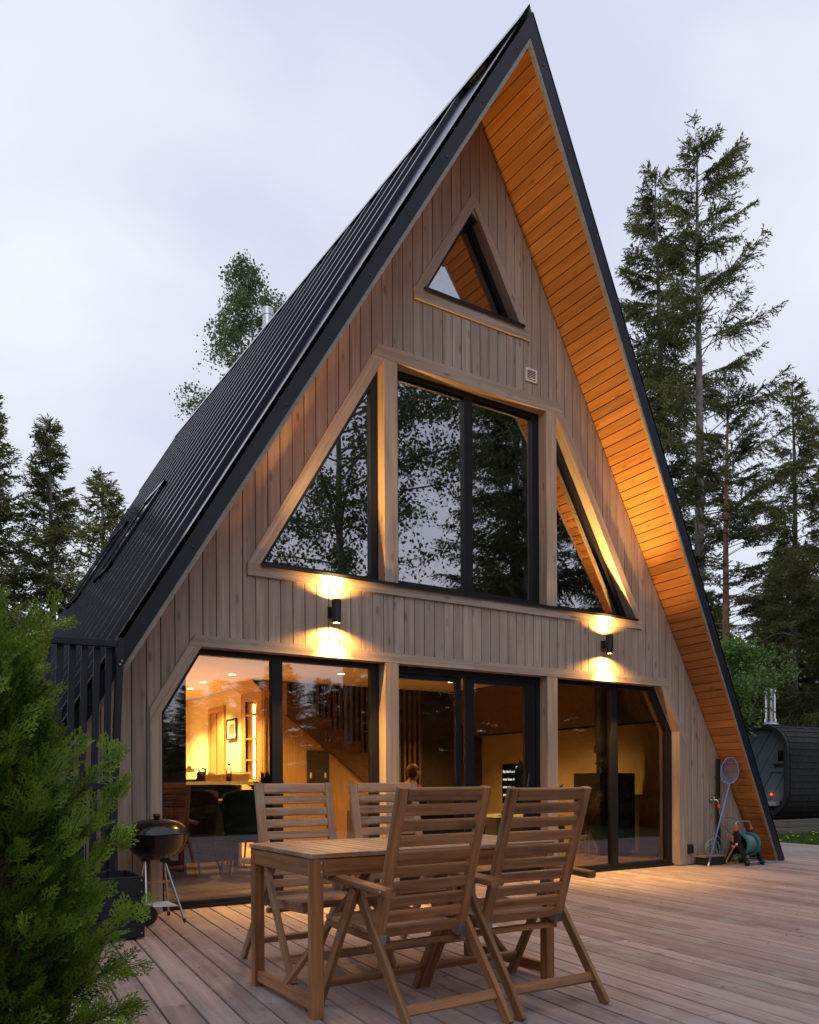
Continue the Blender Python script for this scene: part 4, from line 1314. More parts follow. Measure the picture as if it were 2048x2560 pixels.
while c < 3.2:
    pp = clip_half(clip_half(ipoly, nx_, nz_, c+0.008, 1), nx_, nz_, c+0.262, -1)
    pp = clip_half(pp, 0, 1, SB+0.36, 1) if len(pp) > 2 else pp
    if len(pp) > 2:
        gx, gz = -nz_, nx_
        cy, cz = sum(p[0] for p in pp)/len(pp), sum(p[1] for p in pp)/len(pp)
        uv = [((y-cy)*gx+(z-cz)*gz, (y-cy)*nx_+(z-cz)*nz_) for y, z in pp]
        d0 = 0.004*(rowk % 2)
        ob = G().prism(uv, 0, 0.02).obj('cladding_board', 'sauna_board', sa)
        basis(ob, (0, gx, gz), (0, nx_, nz_), (-1, 0, 0), (0.145-d0, cy, cz))
    c += 0.27; rowk += 1
G().box(0.085, 0.121, 0.10, 0.56, SB+1.03, SB+1.10).obj('door_rail', 'sauna_board', sa)
wf, wp = frame_ring('sauna_window', [(0.12, SB+1.22), (0.36, SB+1.22), (0.36, SB+1.55), (0.12, SB+1.55)], 0.04, 0.0, 0.05, 'sauna_board', sa)
wf.matrix_local = Matrix(((0, 1, 0, 0.075), (1, 0, 0, 0), (0, 0, 1, 0), (0, 0, 0, 1)))
G().box(0.085, 0.09, 0.16, 0.32, SB+1.26, SB+1.51).obj('window_pane', 'glass_plain', sa)
G().box(0.05, 0.12, 0.09, 0.42, SB+1.175, SB+1.215).obj('window_sill', 'frame', sa)
G().box(-0.05, 0.12, 0.30, SWd-0.3, SB+0.27, SB+0.36).obj('porch_bench', 'pale_step', sa)
G().box(0.0, 0.14, 0.45, SWd-0.45, SB+0.10, SB+0.14).obj('porch_floor', 'pale_step', sa)
g = G(); g.lathe([(0.115, SB+SH-0.03), (0.115, SB+SH+0.10), (0.135, SB+SH+0.10), (0.135, SB+SH+0.17), (0.115, SB+SH+0.175), (0.115, SB+SH+0.80), (0.13, SB+SH+0.80), (0.13, SB+SH+0.87), (0.09, SB+SH+0.89), (0.0, SB+SH+0.90)], 24, (0.62, 0.90, 0))
autosmooth(g.obj('flue', 'flue', sa))
g = G(); g.lathe([(0.24, SB+SH-0.005), (0.14, SB+SH+0.10), (0.118, SB+SH+0.105)], 24, (0.62, 0.90, 0)); autosmooth(g.obj('flue_flashing', 'alu', sa))
rgleam = empty('red_gleam_disc', (11.74, 3.97, GZ), R_(-3), label='tiny glowing orange red gleam added low on the sauna front', cat='light')
g = G(); g.lathe([(0.0, -0.016), (0.02, -0.012), (0.022, 0.0), (0.022, 0.01)], 12, (0.10, 0.50, SB+0.52), 'X'); g.obj('lens', 'red_gleam', rgleam, True)  # added glowing disc stands in for a red gleam in the door glass
lamp('red_glow', 'POINT', (0.03, 0.50, SB+0.52), 0.35, (1.0, 0.12, 0.02), (0, 0, 0), 0.02, parent=rgleam)  # point light added to spread that gleam
# sleepers under it
for lvl in range(2):
    for x0, x1 in ((-1.3, 1.15), (1.16, 4.2)):
        slp = board('sleeper', (11.70+x0, 3.93-0.055*x0, GZ+0.082+lvl*0.166), (11.70+x1, 3.93-0.055*x1, GZ+0.082+lvl*0.166), 0.16, 0.12, 'sleeper', None, side=(0, 0, 1), ch=0.008)
        tag(slp, 'grey weathered timber sleeper edging the %s course under the sauna%s' % ('upper' if lvl else 'lower', ', left length' if x0 < 0 else ', right length'), 'sleeper', 'sleepers under the sauna')
g = G(); g.quad((10.4, 4.1, GZ+0.30), (15.9, 3.8, GZ+0.30), (15.9, 7, GZ+0.30), (10.4, 7, GZ+0.30))
tag(g.obj('gravel_bed', plain('gravel', (0.10, 0.09, 0.085), 0.95, var=0.5, bump=1.0, bscale=60)), kind='structure')

# =================================================================== GRASS
rs = np.random.RandomState(3)
n = 26000
gx = rs.uniform(7.3, 16.5, n); gy = rs.uniform(-3.5, 3.85, n)
keep = gx > 7.38+0.13*gy+0.02
gx, gy = gx[keep], gy[keep]; n = len(gx)
hh = rs.uniform(0.05, 0.13, n)*(1+0.6*np.sin(gx*3.1)*np.sin(gy*2.3)); an = rs.uniform(0, 6.28, n); ln = rs.uniform(0, 0.05, n); wv_ = rs.uniform(0.004, 0.008, n)
V = np.zeros((n, 3, 3), np.float32)
V[:, 0, 0] = gx-wv_*np.cos(an); V[:, 0, 1] = gy-wv_*np.sin(an); V[:, 0, 2] = GZ
V[:, 1, 0] = gx+wv_*np.cos(an); V[:, 1, 1] = gy+wv_*np.sin(an); V[:, 1, 2] = GZ
V[:, 2, 0] = gx+ln*np.cos(an*3); V[:, 2, 1] = gy+ln*np.sin(an*3); V[:, 2, 2] = GZ+hh
tag(arr_mesh('grass', V.reshape(-1, 3), np.arange(n*3).reshape(-1, 3), 'grass', tint=rs.uniform(0, 1, n)), kind='stuff')
g = G()
for k_ in range(46):
    x, y = rnd.uniform(8.4, 12.5), rnd.uniform(0.6, 3.6)
    g.lathe([(0.0, 0.0), (0.022, 0.004), (0.018, 0.014), (0.0, 0.018)], 7, (x, y, GZ+rnd.uniform(0.09, 0.15)))
tag(g.obj('dandelions', 'dandelion'), kind='stuff')

# =================================================================== INTERIOR FURNITURE
def island():
    t = empty('kitchen_island', (-1.75, 3.3, FZ), label='pale topped kitchen island seen through the left lower window', cat='kitchen island')
    G().box(-0.85, 0.60, -0.35, 0.35, 0.955, 0.99).obj('worktop', 'counter', t)
    G().box(-0.80, 0.38, -0.18, 0.30, 0.0, 0.953).obj('cupboard', 'charcoal', t)
    G().box(0.40, 0.42, -0.30, 0.30, 0.0, 0.953).obj('end_panel', 'counter', t)
island()
ZC = FZ+0.991
def small(name, loc, label, cat):
    return empty(name, loc, label=label, cat=cat)
t = small('bread_bag', (-2.22, 3.05, ZC), 'pale plastic bread bag at the left end of the kitchen island', 'bag')
g = G(); 
for k_ in range(3):
    g.lathe([(0.0, 0.0), (0.06, 0.005), (0.085, 0.04), (0.07, 0.08), (0.03, 0.10), (0.0, 0.105)], 10, (-0.06+k_*0.06, 0.02*(k_ % 2), 0))
autosmooth(g.obj('bag', 'bread', t), 80)
t = small('electric_grill', (-1.97, 3.08, ZC), 'glass topped electric grill with a bright reflection on the kitchen island', 'grill')
G().box(-0.16, 0.16, -0.13, 0.13, 0.0, 0.03).obj('base', 'black', t)
g = G(); g.lathe([(0.14, 0.03), (0.15, 0.06), (0.15, 0.12)], 20); autosmooth(g.obj('bowl', 'glass_plain', t))
g = G(); g.lathe([(0.155, 0.12), (0.10, 0.155), (0.03, 0.165), (0.02, 0.19), (0.0, 0.195)], 20); autosmooth(g.obj('lid', 'chrome', t))
g = G(); g.tube([(0.16, 0, 0.05), (0.20, 0, 0.05), (0.20, 0, 0.16), (0.16, 0, 0.165)], 0.012, 6); g.obj('handle', 'black', t)
t = small('snack_packet', (-1.80, 3.10, ZC), 'small red snack packet standing on the kitchen island', 'packet')
g = G(); g.v = [(-0.05, -0.01, 0), (0.05, -0.01, 0), (0.045, 0.0, 0.125), (-0.045, 0.0, 0.125), (-0.05, 0.03, 0), (0.05, 0.03, 0)]; g.f = [(0, 1, 2, 3), (5, 4, 3, 2), (0, 3, 4), (1, 5, 2), (0, 4, 5, 1)]; g.obj('packet', 'red_pack', t)
t = small('open_carton', (-1.70, 3.06, ZC), 'small open cardboard carton between the packet and the bottle', 'carton')
g = G(); g.box(-0.10, 0.10, -0.07, -0.062, 0, 0.085); g.box(-0.10, 0.10, 0.062, 0.07, 0, 0.085); g.box(-0.10, -0.092, -0.062, 0.062, 0, 0.085); g.box(0.092, 0.10, -0.062, 0.062, 0, 0.085); g.obj('carton', 'card', t)
g = G(); g.lathe([(0, 0.03), (0.05, 0.05), (0.055, 0.09), (0.03, 0.12), (0, 0.125)], 10); autosmooth(g.obj('bag', 'bread', t), 80)
t = small('cardboard_box', (-1.42, 3.10, ZC), 'long brown cardboard box with raised flap behind the water bottle', 'box')
G().box(-0.12, 0.19, -0.08, 0.08, 0, 0.095).obj('box', 'card', t)
g = G(); g.quad((-0.06, -0.06, 0.096), (0.22, -0.06, 0.10), (0.27, 0.05, 0.125), (0.0, 0.05, 0.12)); g.obj('flap', 'card', t)
t = small('water_bottle', (-1.50, 2.99, ZC), 'clear plastic water bottle standing on the kitchen island', 'bottle')
g = G(); g.lathe([(0.032, 0.0), (0.034, 0.02), (0.034, 0.12), (0.030, 0.15), (0.014, 0.185), (0.014, 0.205)], 16); autosmooth(g.obj('bottle', 'glass_plain', t), 60)
g = G(); g.lathe([(0.016, 0.20), (0.016, 0.222), (0.0, 0.223)], 12); g.obj('cap', plain('blue_cap', (0.10, 0.22, 0.42), 0.4), t)
G().lathe([(0.0345, 0.06), (0.0345, 0.105)], 16).obj('label', 'red_pack', t)

t = empty('wall_picture', (-0.425, 5.71, 1.90), label='small black framed picture on the yellow lit kitchen wall', cat='picture')
fr_ = G(); fr_.box(-0.022, 0.0, -0.21, -0.185, -0.165, 0.165); fr_.box(-0.022, 0.0, 0.185, 0.21, -0.165, 0.165); fr_.box(-0.022, 0.0, -0.185, 0.185, 0.14, 0.165); fr_.box(-0.022, 0.0, -0.185, 0.185, -0.165, -0.14)
fr_.obj('frame', 'black', t)
G().box(-0.008, 0.0, -0.185, 0.185, -0.14, 0.14).obj('mount', 'white', t)
G().box(-0.010, -0.008, -0.11, 0.11, -0.085, 0.085).obj('print', plain('print_grey', (0.16, 0.15, 0.12), 0.7, var=0.6), t)
t = empty('dark_tall_block', (-2.62, 1.9, FZ), label='added dark cupboard-like block filling a dark strip at the left edge of the left lower window', cat='cupboard')
G().box(-0.75, 0.14, -0.3, 0.3, 0, 2.2).obj('carcass', 'room_dark', t)  # block put in for a dark strip; its cupboard shape is invented
G().box(-0.74, 0.13, -0.318, -0.301, 0.05, 2.18).obj('door', 'room_dark', t)

def dining_chair(loc, rz, fab, label):
    t = empty('dining_chair', (*loc, FZ), rz, label=label, cat='chair', group='upholstered dining chairs inside')
    g = G(); n_ = 14
    # curved backrest shell facing +y, seen from behind at -y
    for r in range(7):
        z = 0.40+r*0.085
        for j in range(n_+1):
            a = R_(200+140*j/n_)
            rad = 0.235+0.012*r-0.02*max(0, r-4)
            sag = -0.06*abs(math.cos(a))**3*r/6
            g.v.append((rad*math.cos(a), rad*0.85*math.sin(a)-0.02*r/6, z+sag))
    for r in range(6):
        for j in range(n_):
            i = r*(n_+1)+j; g.f.append((i, i+1, i+n_+2, i+n_+1))
    b_ = g.obj('backrest', fab, t, True)
    md = b_.modifiers.new('thick', 'SOLIDIFY'); md.thickness = 0.05
    g = G(); g.lathe([(0.0, 0.36), (0.20, 0.36), (0.235, 0.39), (0.235, 0.44), (0.20, 0.47), (0.0, 0.475)], 20); autosmooth(g.obj('seat', fab, t), 60)
    for sx in (-1, 1):
        for sy in (-1, 1):
            G().tube([(sx*0.15, sy*0.15, 0.37), (sx*0.22, sy*0.22, 0.0)], [0.014, 0.009], 8).obj('leg', 'black', t)
    return t
dining_chair((-1.88, 1.52), R_(-8), 'teal', 'teal velvet dining chair with its back to the left window')
dining_chair((-2.42, 1.62), R_(12), 'plum', 'dark plum dining chair behind the barbecue inside the left window')
dining_chair((-1.38, 2.55), R_(95), 'teal', 'teal dining chair beyond the table under the green plant')
t = empty('dining_table', (-2.0, 2.15, FZ), label='wooden dining table with black legs inside the left window', cat='table')
board('top', (-0.62, 0, 0.775), (0.48, 0, 0.775), 0.75, 0.03, 'floor_in', t, side=(0, 1, 0))
for sx in (-0.52, 0.38):
    for sy in (-0.3, 0.3): G().box(sx-0.02, sx+0.02, sy-0.02, sy+0.02, 0, 0.758).obj('leg', 'black', t)
rg = G().box(-1.0, 1.1, -0.95, 0.9, 0.0, 0.010); t = empty('floor_rug', (-1.95, 1.45, FZ), label='grey fringed rug on the floor under the dining table', cat='rug')
rg.obj('rug', 'rug', t)
g = G()
for k_ in range(70):
    x = -0.98+k_*0.03; g.quad((x, -0.95, 0.011), (x+0.012, -0.95, 0.011), (x+0.02+rnd.uniform(-.02, .02), -1.06, 0.006), (x+rnd.uniform(-.02, .02), -1.06, 0.006))
g.obj('fringe', 'rug', t)

# leaf helper for plants
def leaf_quads(items):
    """items: (pos, dir, width_dir, length, width) -> kite leaves"""
    V = []; F = []
    for p, d, wv, l, wd_ in items:
        p = Vector(p); i = len(V)
        V += [tuple(p), tuple(p+d*l*0.45+wv*wd_*0.5), tuple(p+d*l), tuple(p+d*l*0.45-wv*wd_*0.5)]
        F.append((i, i+1, i+2, i+3))
    return V, F
def rvec(r=rnd):
    while True:
        v_ = Vector((r.uniform(-1, 1), r.uniform(-1, 1), r.uniform(-1, 1)))
        if 0.05 < v_.length < 1: return v_.normalized()
t = empty('table_plant', (-1.30, 2.25, FZ+0.79), label='bushy dark green plant on the dining table behind the wooden chair', cat='plant')
g = G(); g.lathe([(0.05, 0.0), (0.07, 0.10), (0.06, 0.10)], 14); g.obj('pot', 'charcoal', t, True)
it = []
for k_ in range(120):
    a = rnd.uniform(0, 6.28); e = rnd.uniform(0.1, 1.2)
    d = Vector((math.cos(a)*math.cos(e), math.sin(a)*math.cos(e), math.sin(e)))
    it.append((Vector((0, 0, 0.10))+d*rnd.uniform(0, 0.12), d, d.cross(rvec()).normalized(), rnd.uniform(0.08, 0.18), 0.045))
V, F = leaf_quads(it); arr_mesh('leaves', V, F, 'houseplant', t, [rnd.random() for _ in F])

# television with lyrics
tv = empty('television', (3.62, 3.35, 1.03), label='black wall television showing white song words inside the terrace door', cat='television')
G().box(0.0, 0.05, -0.60, 0.60, -0.335, 0.31).obj('screen', 'screen', tv)
def text(body, size, y, z, parent):
    c = bpy.data.curves.new('lyric_line', 'FONT'); c.body = body; c.size = size; c.extrude = 0.0005
    o = bpy.data.objects.new('lyric_line', c); link(o)
    me = bpy.data.meshes.new_from_object(o.evaluated_get(bpy.context.evaluated_depsgraph_get()))
    bpy.data.objects.remove(o); me.materials.clear(); me.materials.append(M['lyric'])
    o = link(bpy.data.objects.new('lyric_line', me), parent)
    # text reads from +y (far end, left in view) to -y
    o.matrix_local = Matrix(((0, 0, -1, -0.004), (-0.78, 0, 0, y), (0, 1, 0, z), (0, 0, 0, 1)))
    return o
text("C", 0.068, 0.245, 0.225, tv)
for k_, s_ in enumerate(("But there's a si", "never knew. A", "never true, ne", "you")):
    text(s_, 0.064, 0.575, 0.165-k_*0.127, tv)

# seated person on sofa facing the television
sf = empty('sofa', (0.98, 2.55, FZ), label='low brown sofa under the seated person inside the house', cat='sofa')
G().box(-0.45, 0.45, -0.85, 0.75, 0.12, 0.42).obj('seat', 'sofa', sf)
G().box(-0.62, -0.40, -0.85, 0.75, 0.12, 0.74).obj('backrest', 'sofa', sf)
for sy in (-0.92, 0.76): G().box(-0.58, 0.45, sy, sy+0.14, 0.10, 0.58).obj('armrest', 'sofa', sf)
for sx in (-0.5, 0.38):
    for sy in (-0.8, 0.7): G().box(sx, sx+0.05, sy, sy+0.05, 0.0, 0.12).obj('leg', 'black', sf)
pe = empty('person', (0.93, 2.5, FZ), label='person with short auburn hair sitting with back to us watching the television', cat='person')
def skin_body(name, joints, edges, mat, parent, sub=2):
    me = bpy.data.meshes.new(name)
    me.from_pydata([j[0] for j in joints], edges, [])
    o = bpy.data.objects.new(name, me); link(o)
    sk_ = o.modifiers.new('skin', 'SKIN'); sk_.use_smooth_shade = True
    lay = me.skin_vertices[0].data if me.skin_vertices else None
    for k_, j in enumerate(joints):
        r = j[1] if hasattr(j[1], '__len__') else (j[1], j[1])
        lay[k_].radius = r
    lay[0].use_root = True
    sb_ = o.modifiers.new('sub', 'SUBSURF'); sb_.levels = sub; sb_.render_levels = sub
    dg = bpy.context.evaluated_depsgraph_get()
    m2 = bpy.data.meshes.new_from_object(o.evaluated_get(dg))
    bpy.data.objects.remove(o)
    m2.name = name; m2.materials.clear(); m2.materials.append(M[mat])
    for p in m2.polygons: p.use_smooth = True
    return link(bpy.data.objects.new(name, m2), parent)
J = [((0, 0, 0.50), 0.14), ((-0.06, 0, 0.66), (0.13, 0.11)), ((-0.09, 0, 0.82), (0.15, 0.11)), ((-0.08, 0, 0.93), (0.085, 0.075)), ((-0.065, 0, 0.985), 0.052), ((-0.035, 0, 1.04), 0.075), ((-0.03, 0, 1.115), (0.085, 0.092)), ((-0.035, 0, 1.175), 0.055)]
E_ = [(0, 1), (1, 2), (2, 3), (3, 4), (4, 5), (5, 6), (6, 7)]
for s_ in (-1, 1):
    b = len(J)
    J += [((-0.085, s_*0.17, 0.90), 0.062), ((-0.06, s_*0.24, 0.76), 0.047), ((0.03, s_*0.25, 0.62), 0.042), ((0.20, s_*0.20, 0.60), 0.034), ((0.28, s_*0.17, 0.59), 0.028)]
    E_ += [(3, b), (b, b+1), (b+1, b+2), (b+2, b+3), (b+3, b+4)]
    f0 = len(J)
    for q in range(5):
        J += [((0.315 if q else 0.29, s_*(0.14+0.016*q), 0.585+(0.02 if q == 0 else 0)), 0.010), ((0.355 if q else 0.31, s_*(0.135+0.018*q), 0.572), 0.008)]
        E_ += [(b+4, f0+2*q), (f0+2*q, f0+2*q+1)]
    b = len(J)
    J += [((0.06, s_*0.10, 0.49), 0.095), ((0.42, s_*0.13, 0.47), 0.065), ((0.46, s_*0.13, 0.26), 0.055), ((0.44, s_*0.13, 0.07), 0.04), ((0.54, s_*0.14, 0.035), 0.035)]
    E_ += [(0, b), (b, b+1), (b+1, b+2), (b+2, b+3), (b+3, b+4)]
skin_body('body', J, E_, 'skin', pe)
Jc = [((0, 0, 0.51), 0.15), ((-0.06, 0, 0.66), (0.142, 0.122)), ((-0.09, 0, 0.82), (0.162, 0.122)), ((-0.08, 0, 0.915), (0.095, 0.085))]
Ec = [(0, 1), (1, 2), (2, 3)]
for s_ in (-1, 1):
    b = len(Jc); Jc += [((-0.085, s_*0.17, 0.895), 0.072), ((-0.06, s_*0.24, 0.76), 0.057), ((0.03, s_*0.25, 0.62), 0.052)]; Ec += [(3, b), (b, b+1), (b+1, b+2)]
skin_body('shirt', Jc, Ec, 'shirt', pe)
Jt = [((0.0, 0, 0.49), 0.15)]; Et = []
for s_ in (-1, 1):
    b = len(Jt); Jt += [((0.06, s_*0.10, 0.49), 0.104), ((0.42, s_*0.13, 0.47), 0.074), ((0.46, s_*0.13, 0.26), 0.064), ((0.44, s_*0.13, 0.10), 0.055)]; Et += [(0, b), (b, b+1), (b+1, b+2), (b+2, b+3)]
skin_body('trousers', Jt, Et, 'trouser', pe)
g = G()
for r in range(8):
    for j in range(16):
        a, e = 2*math.pi*j/16, R_(-48+r*19)
        front = max(0, math.cos(a))
        rr_ = 1.0+0.03*rnd.uniform(-1, 1)
        g.v.append((-0.045+0.102*math.cos(e)*math.cos(a)*rr_-0.02*front*(1 if r < 4 else 0), 0.098*math.cos(e)*math.sin(a)*rr_, 1.115+0.105*math.sin(e)+0.055*front*max(0, 4-r)/4))
for r in range(7):
    for j in range(16):
        g.f.append((r*16+j, r*16+(j+1) % 16, (r+1)*16+(j+1) % 16, (r+1)*16+j))
g.obj('hair', 'hair', pe, True)
g = G(); g.lathe([(0.0, -0.012), (0.012, -0.004), (0.01, 0.01), (0.0, 0.014)], 8, (0.062, 0, 1.085), 'X'); g.obj('nose', 'skin', pe, True)
for s_ in (-1, 1):
    g = G(); g.lathe([(0.0, -0.012), (0.026, -0.004), (0.02, 0.01), (0.0, 0.012)], 10, (-0.03, s_*0.095, 1.095), 'Y'); g.obj('ear', 'skin', pe, True)
    g = G(); g.lathe([(0.0, -0.01), (0.011, -0.002), (0.0, 0.008)], 8, (0.052, s_*0.033, 1.115), 'X'); g.obj('eye', 'white', pe, True)
G().box(0.050, 0.056, -0.022, 0.022, 1.048, 1.054).obj('mouth', plain('lips', (0.35, 0.10, 0.08), 0.5), pe)

# low daybed with fringed grey throw
t = empty('daybed', (2.15, 2.0, FZ), label='low daybed under a fringed grey blanket inside the terrace door', cat='daybed')
G().box(-0.45, 0.75, -0.28, 0.75, 0.10, 0.50).obj('mattress', 'throw', t)
for sx in (-0.4, 0.65):
    for sy in (-0.22, 0.65): G().box(sx, sx+0.05, sy, sy+0.05, 0, 0.10).obj('leg', 'dark_wood', t)
g = G()
for k_ in range(60):
    x = -0.45+k_*0.02; z = 0.50
    g.quad((x, -0.285, z), (x+0.013, -0.285, z), (x+0.013+rnd.uniform(-.008, .008), -0.30, z-0.30), (x+rnd.uniform(-.008, .008), -0.30, z-0.30))
g.obj('fringe', 'throw', t)
t = empty('coffee_cup', (1.98, 1.9, FZ+0.501), label='small black cup on a saucer standing on the daybed', cat='cup')
g = G(); g.lathe([(0.0, 0.006), (0.08, 0.010), (0.085, 0.016)], 18); g.obj('saucer', 'black', t, True)
g = G(); g.lathe([(0.03, 0.014), (0.045, 0.03), (0.045, 0.075)], 16); g.obj('cup', 'black', t, True)

# stove
t = empty('wood_stove', (3.12, 1.15, FZ), label='black wood stove with stovepipe inside the right lower window', cat='stove')
G().box(-0.33, 0.33, -0.22, 0.26, 0.04, 1.08).obj('body', 'stove', t)
G().box(-0.25, 0.25, -0.232, -0.221, 0.45, 0.95).obj('door', 'glass_plain', t)
g = G(); g.lathe([(0.12, 1.08), (0.12, 1.36), (0.155, 1.36), (0.155, 1.46), (0.135, 1.46), (0.135, 2.46)], 20); autosmooth(g.obj('stovepipe', 'stove', t))
G().box(-0.30, 0.30, -0.19, 0.23, 0.0, 0.04).obj('plinth', 'stove', t)
t = empty('stove_plant', (2.92, 1.05, FZ+1.08), label='little sprig plant in a bottle on top of the stove', cat='plant')
g = G(); g.lathe([(0.025, 0.0), (0.03, 0.06), (0.012, 0.09)], 10); g.obj('bottle', 'glass_plain', t, True)
it = []
for k_ in range(14):
    d = Vector((rnd.uniform(-.7, .7), rnd.uniform(-.3, .3), 1)).normalized(); it.append((Vector((0, 0, 0.07))+d*rnd.uniform(.02, .07), (d+rvec()*0.9).normalized(), d.cross(rvec()).normalized(), 0.07, 0.035))
V, F = leaf_quads(it); arr_mesh('leaves', V, F, 'houseplant', t, [rnd.random() for _ in F])

t = empty('leafy_houseplant', (1.92, 1.15, FZ), label='tall dark leafy houseplant inside the left half of the right lower window', cat='plant')
g = G(); g.lathe([(0.11, 0.0), (0.15, 0.30), (0.14, 0.30)], 18); g.obj('pot', 'charcoal', t, True)
g = G(); it = []
for k_ in range(9):
    a = rnd.uniform(0, 6.28); top = Vector((math.cos(a)*rnd.uniform(.05, .38), math.sin(a)*rnd.uniform(.05, .25), rnd.uniform(0.85, 1.18)))
    pts = curve_pts([(0, 0, 0.28), top*0.5+Vector((0, 0, 0.16)), top], 5)
    g.tube(pts, 0.006, 5)
    for p in pts[4:]:
        for q in range(3):
            d = (rvec()+Vector((0, 0, 0.1))).normalized(); it.append((p, d, d.cross(rvec()).normalized(), rnd.uniform(0.09, 0.16), 0.055))
g.obj('stems', 'twig', t)
V, F = leaf_quads(it); arr_mesh('leaves', V, F, 'houseplant', t, [rnd.random() for _ in F])

t = empty('pampas_vase', (2.33, 0.72, FZ), label='pale rattan vase of dry pampas grass inside the right lower window', cat='vase')
prof_v = [(0.075, 0.0), (0.12, 0.04), (0.14, 0.10), (0.125, 0.18), (0.085, 0.25), (0.06, 0.285)]
for k_ in range(26):
    a = 2*math.pi*k_/26
    G().tube([(r*math.cos(a), r*math.sin(a), z) for r, z in prof_v], 0.0035, 5).obj('cane', 'rattan', t)
for r, z in ((0.076, 0.0), (0.141, 0.10), (0.062, 0.285), (0.075, 0.29)):
    G().tube([(r*math.cos(a), r*math.sin(a), z) for a in np.linspace(0, 2*math.pi, 25)], 0.005, 5).obj('hoop', 'rattan', t)
g = G(); it = []
for k_ in range(22):
    a = rnd.uniform(0, 6.28); ln_ = rnd.uniform(0.55, 0.86)
    tip = Vector((math.cos(a)*rnd.uniform(.03, .2)+0.06, math.sin(a)*rnd.uniform(.03, .14), ln_))
    pts = curve_pts([(math.cos(a)*.03, math.sin(a)*.03, 0.02), Vector((tip.x*.35, tip.y*.35, ln_*.6)), tip], 6)
    g.tube(pts, 0.0022, 4)
    for p in pts[6:]:
        for q in range(22):
            d = (Vector((tip.x, tip.y, 0.5)).normalized()*0.8+rvec()*0.8).normalized(); it.append((p+rvec()*0.012, d, d.cross(rvec()).normalized(), rnd.uniform(0.03, 0.07), 0.006))
g.obj('stems', 'rattan', t)
V, F = leaf_quads(it); arr_mesh('plumes', V, F, 'pampas', t, [rnd.random() for _ in F])

# =================================================================== TREES
def quads_from(P, D, W, Ln, Wd):
    """vectorised kite leaves: base P, direction D, width direction W, length, width"""
    n = len(P)
    V = np.zeros((n, 4, 3), np.float32)
    V[:, 0] = P
    V[:, 1] = P+D*(Ln*0.45)[:, None]+W*(Wd*0.5)[:, None]
    V[:, 2] = P+D*Ln[:, None]
    V[:, 3] = P+D*(Ln*0.45)[:, None]-W*(Wd*0.5)[:, None]
    return V.reshape(-1, 3), np.arange(n*4).reshape(-1, 4)
def unit(a): return a/np.maximum(np.linalg.norm(a, axis=-1, keepdims=True), 1e-6)

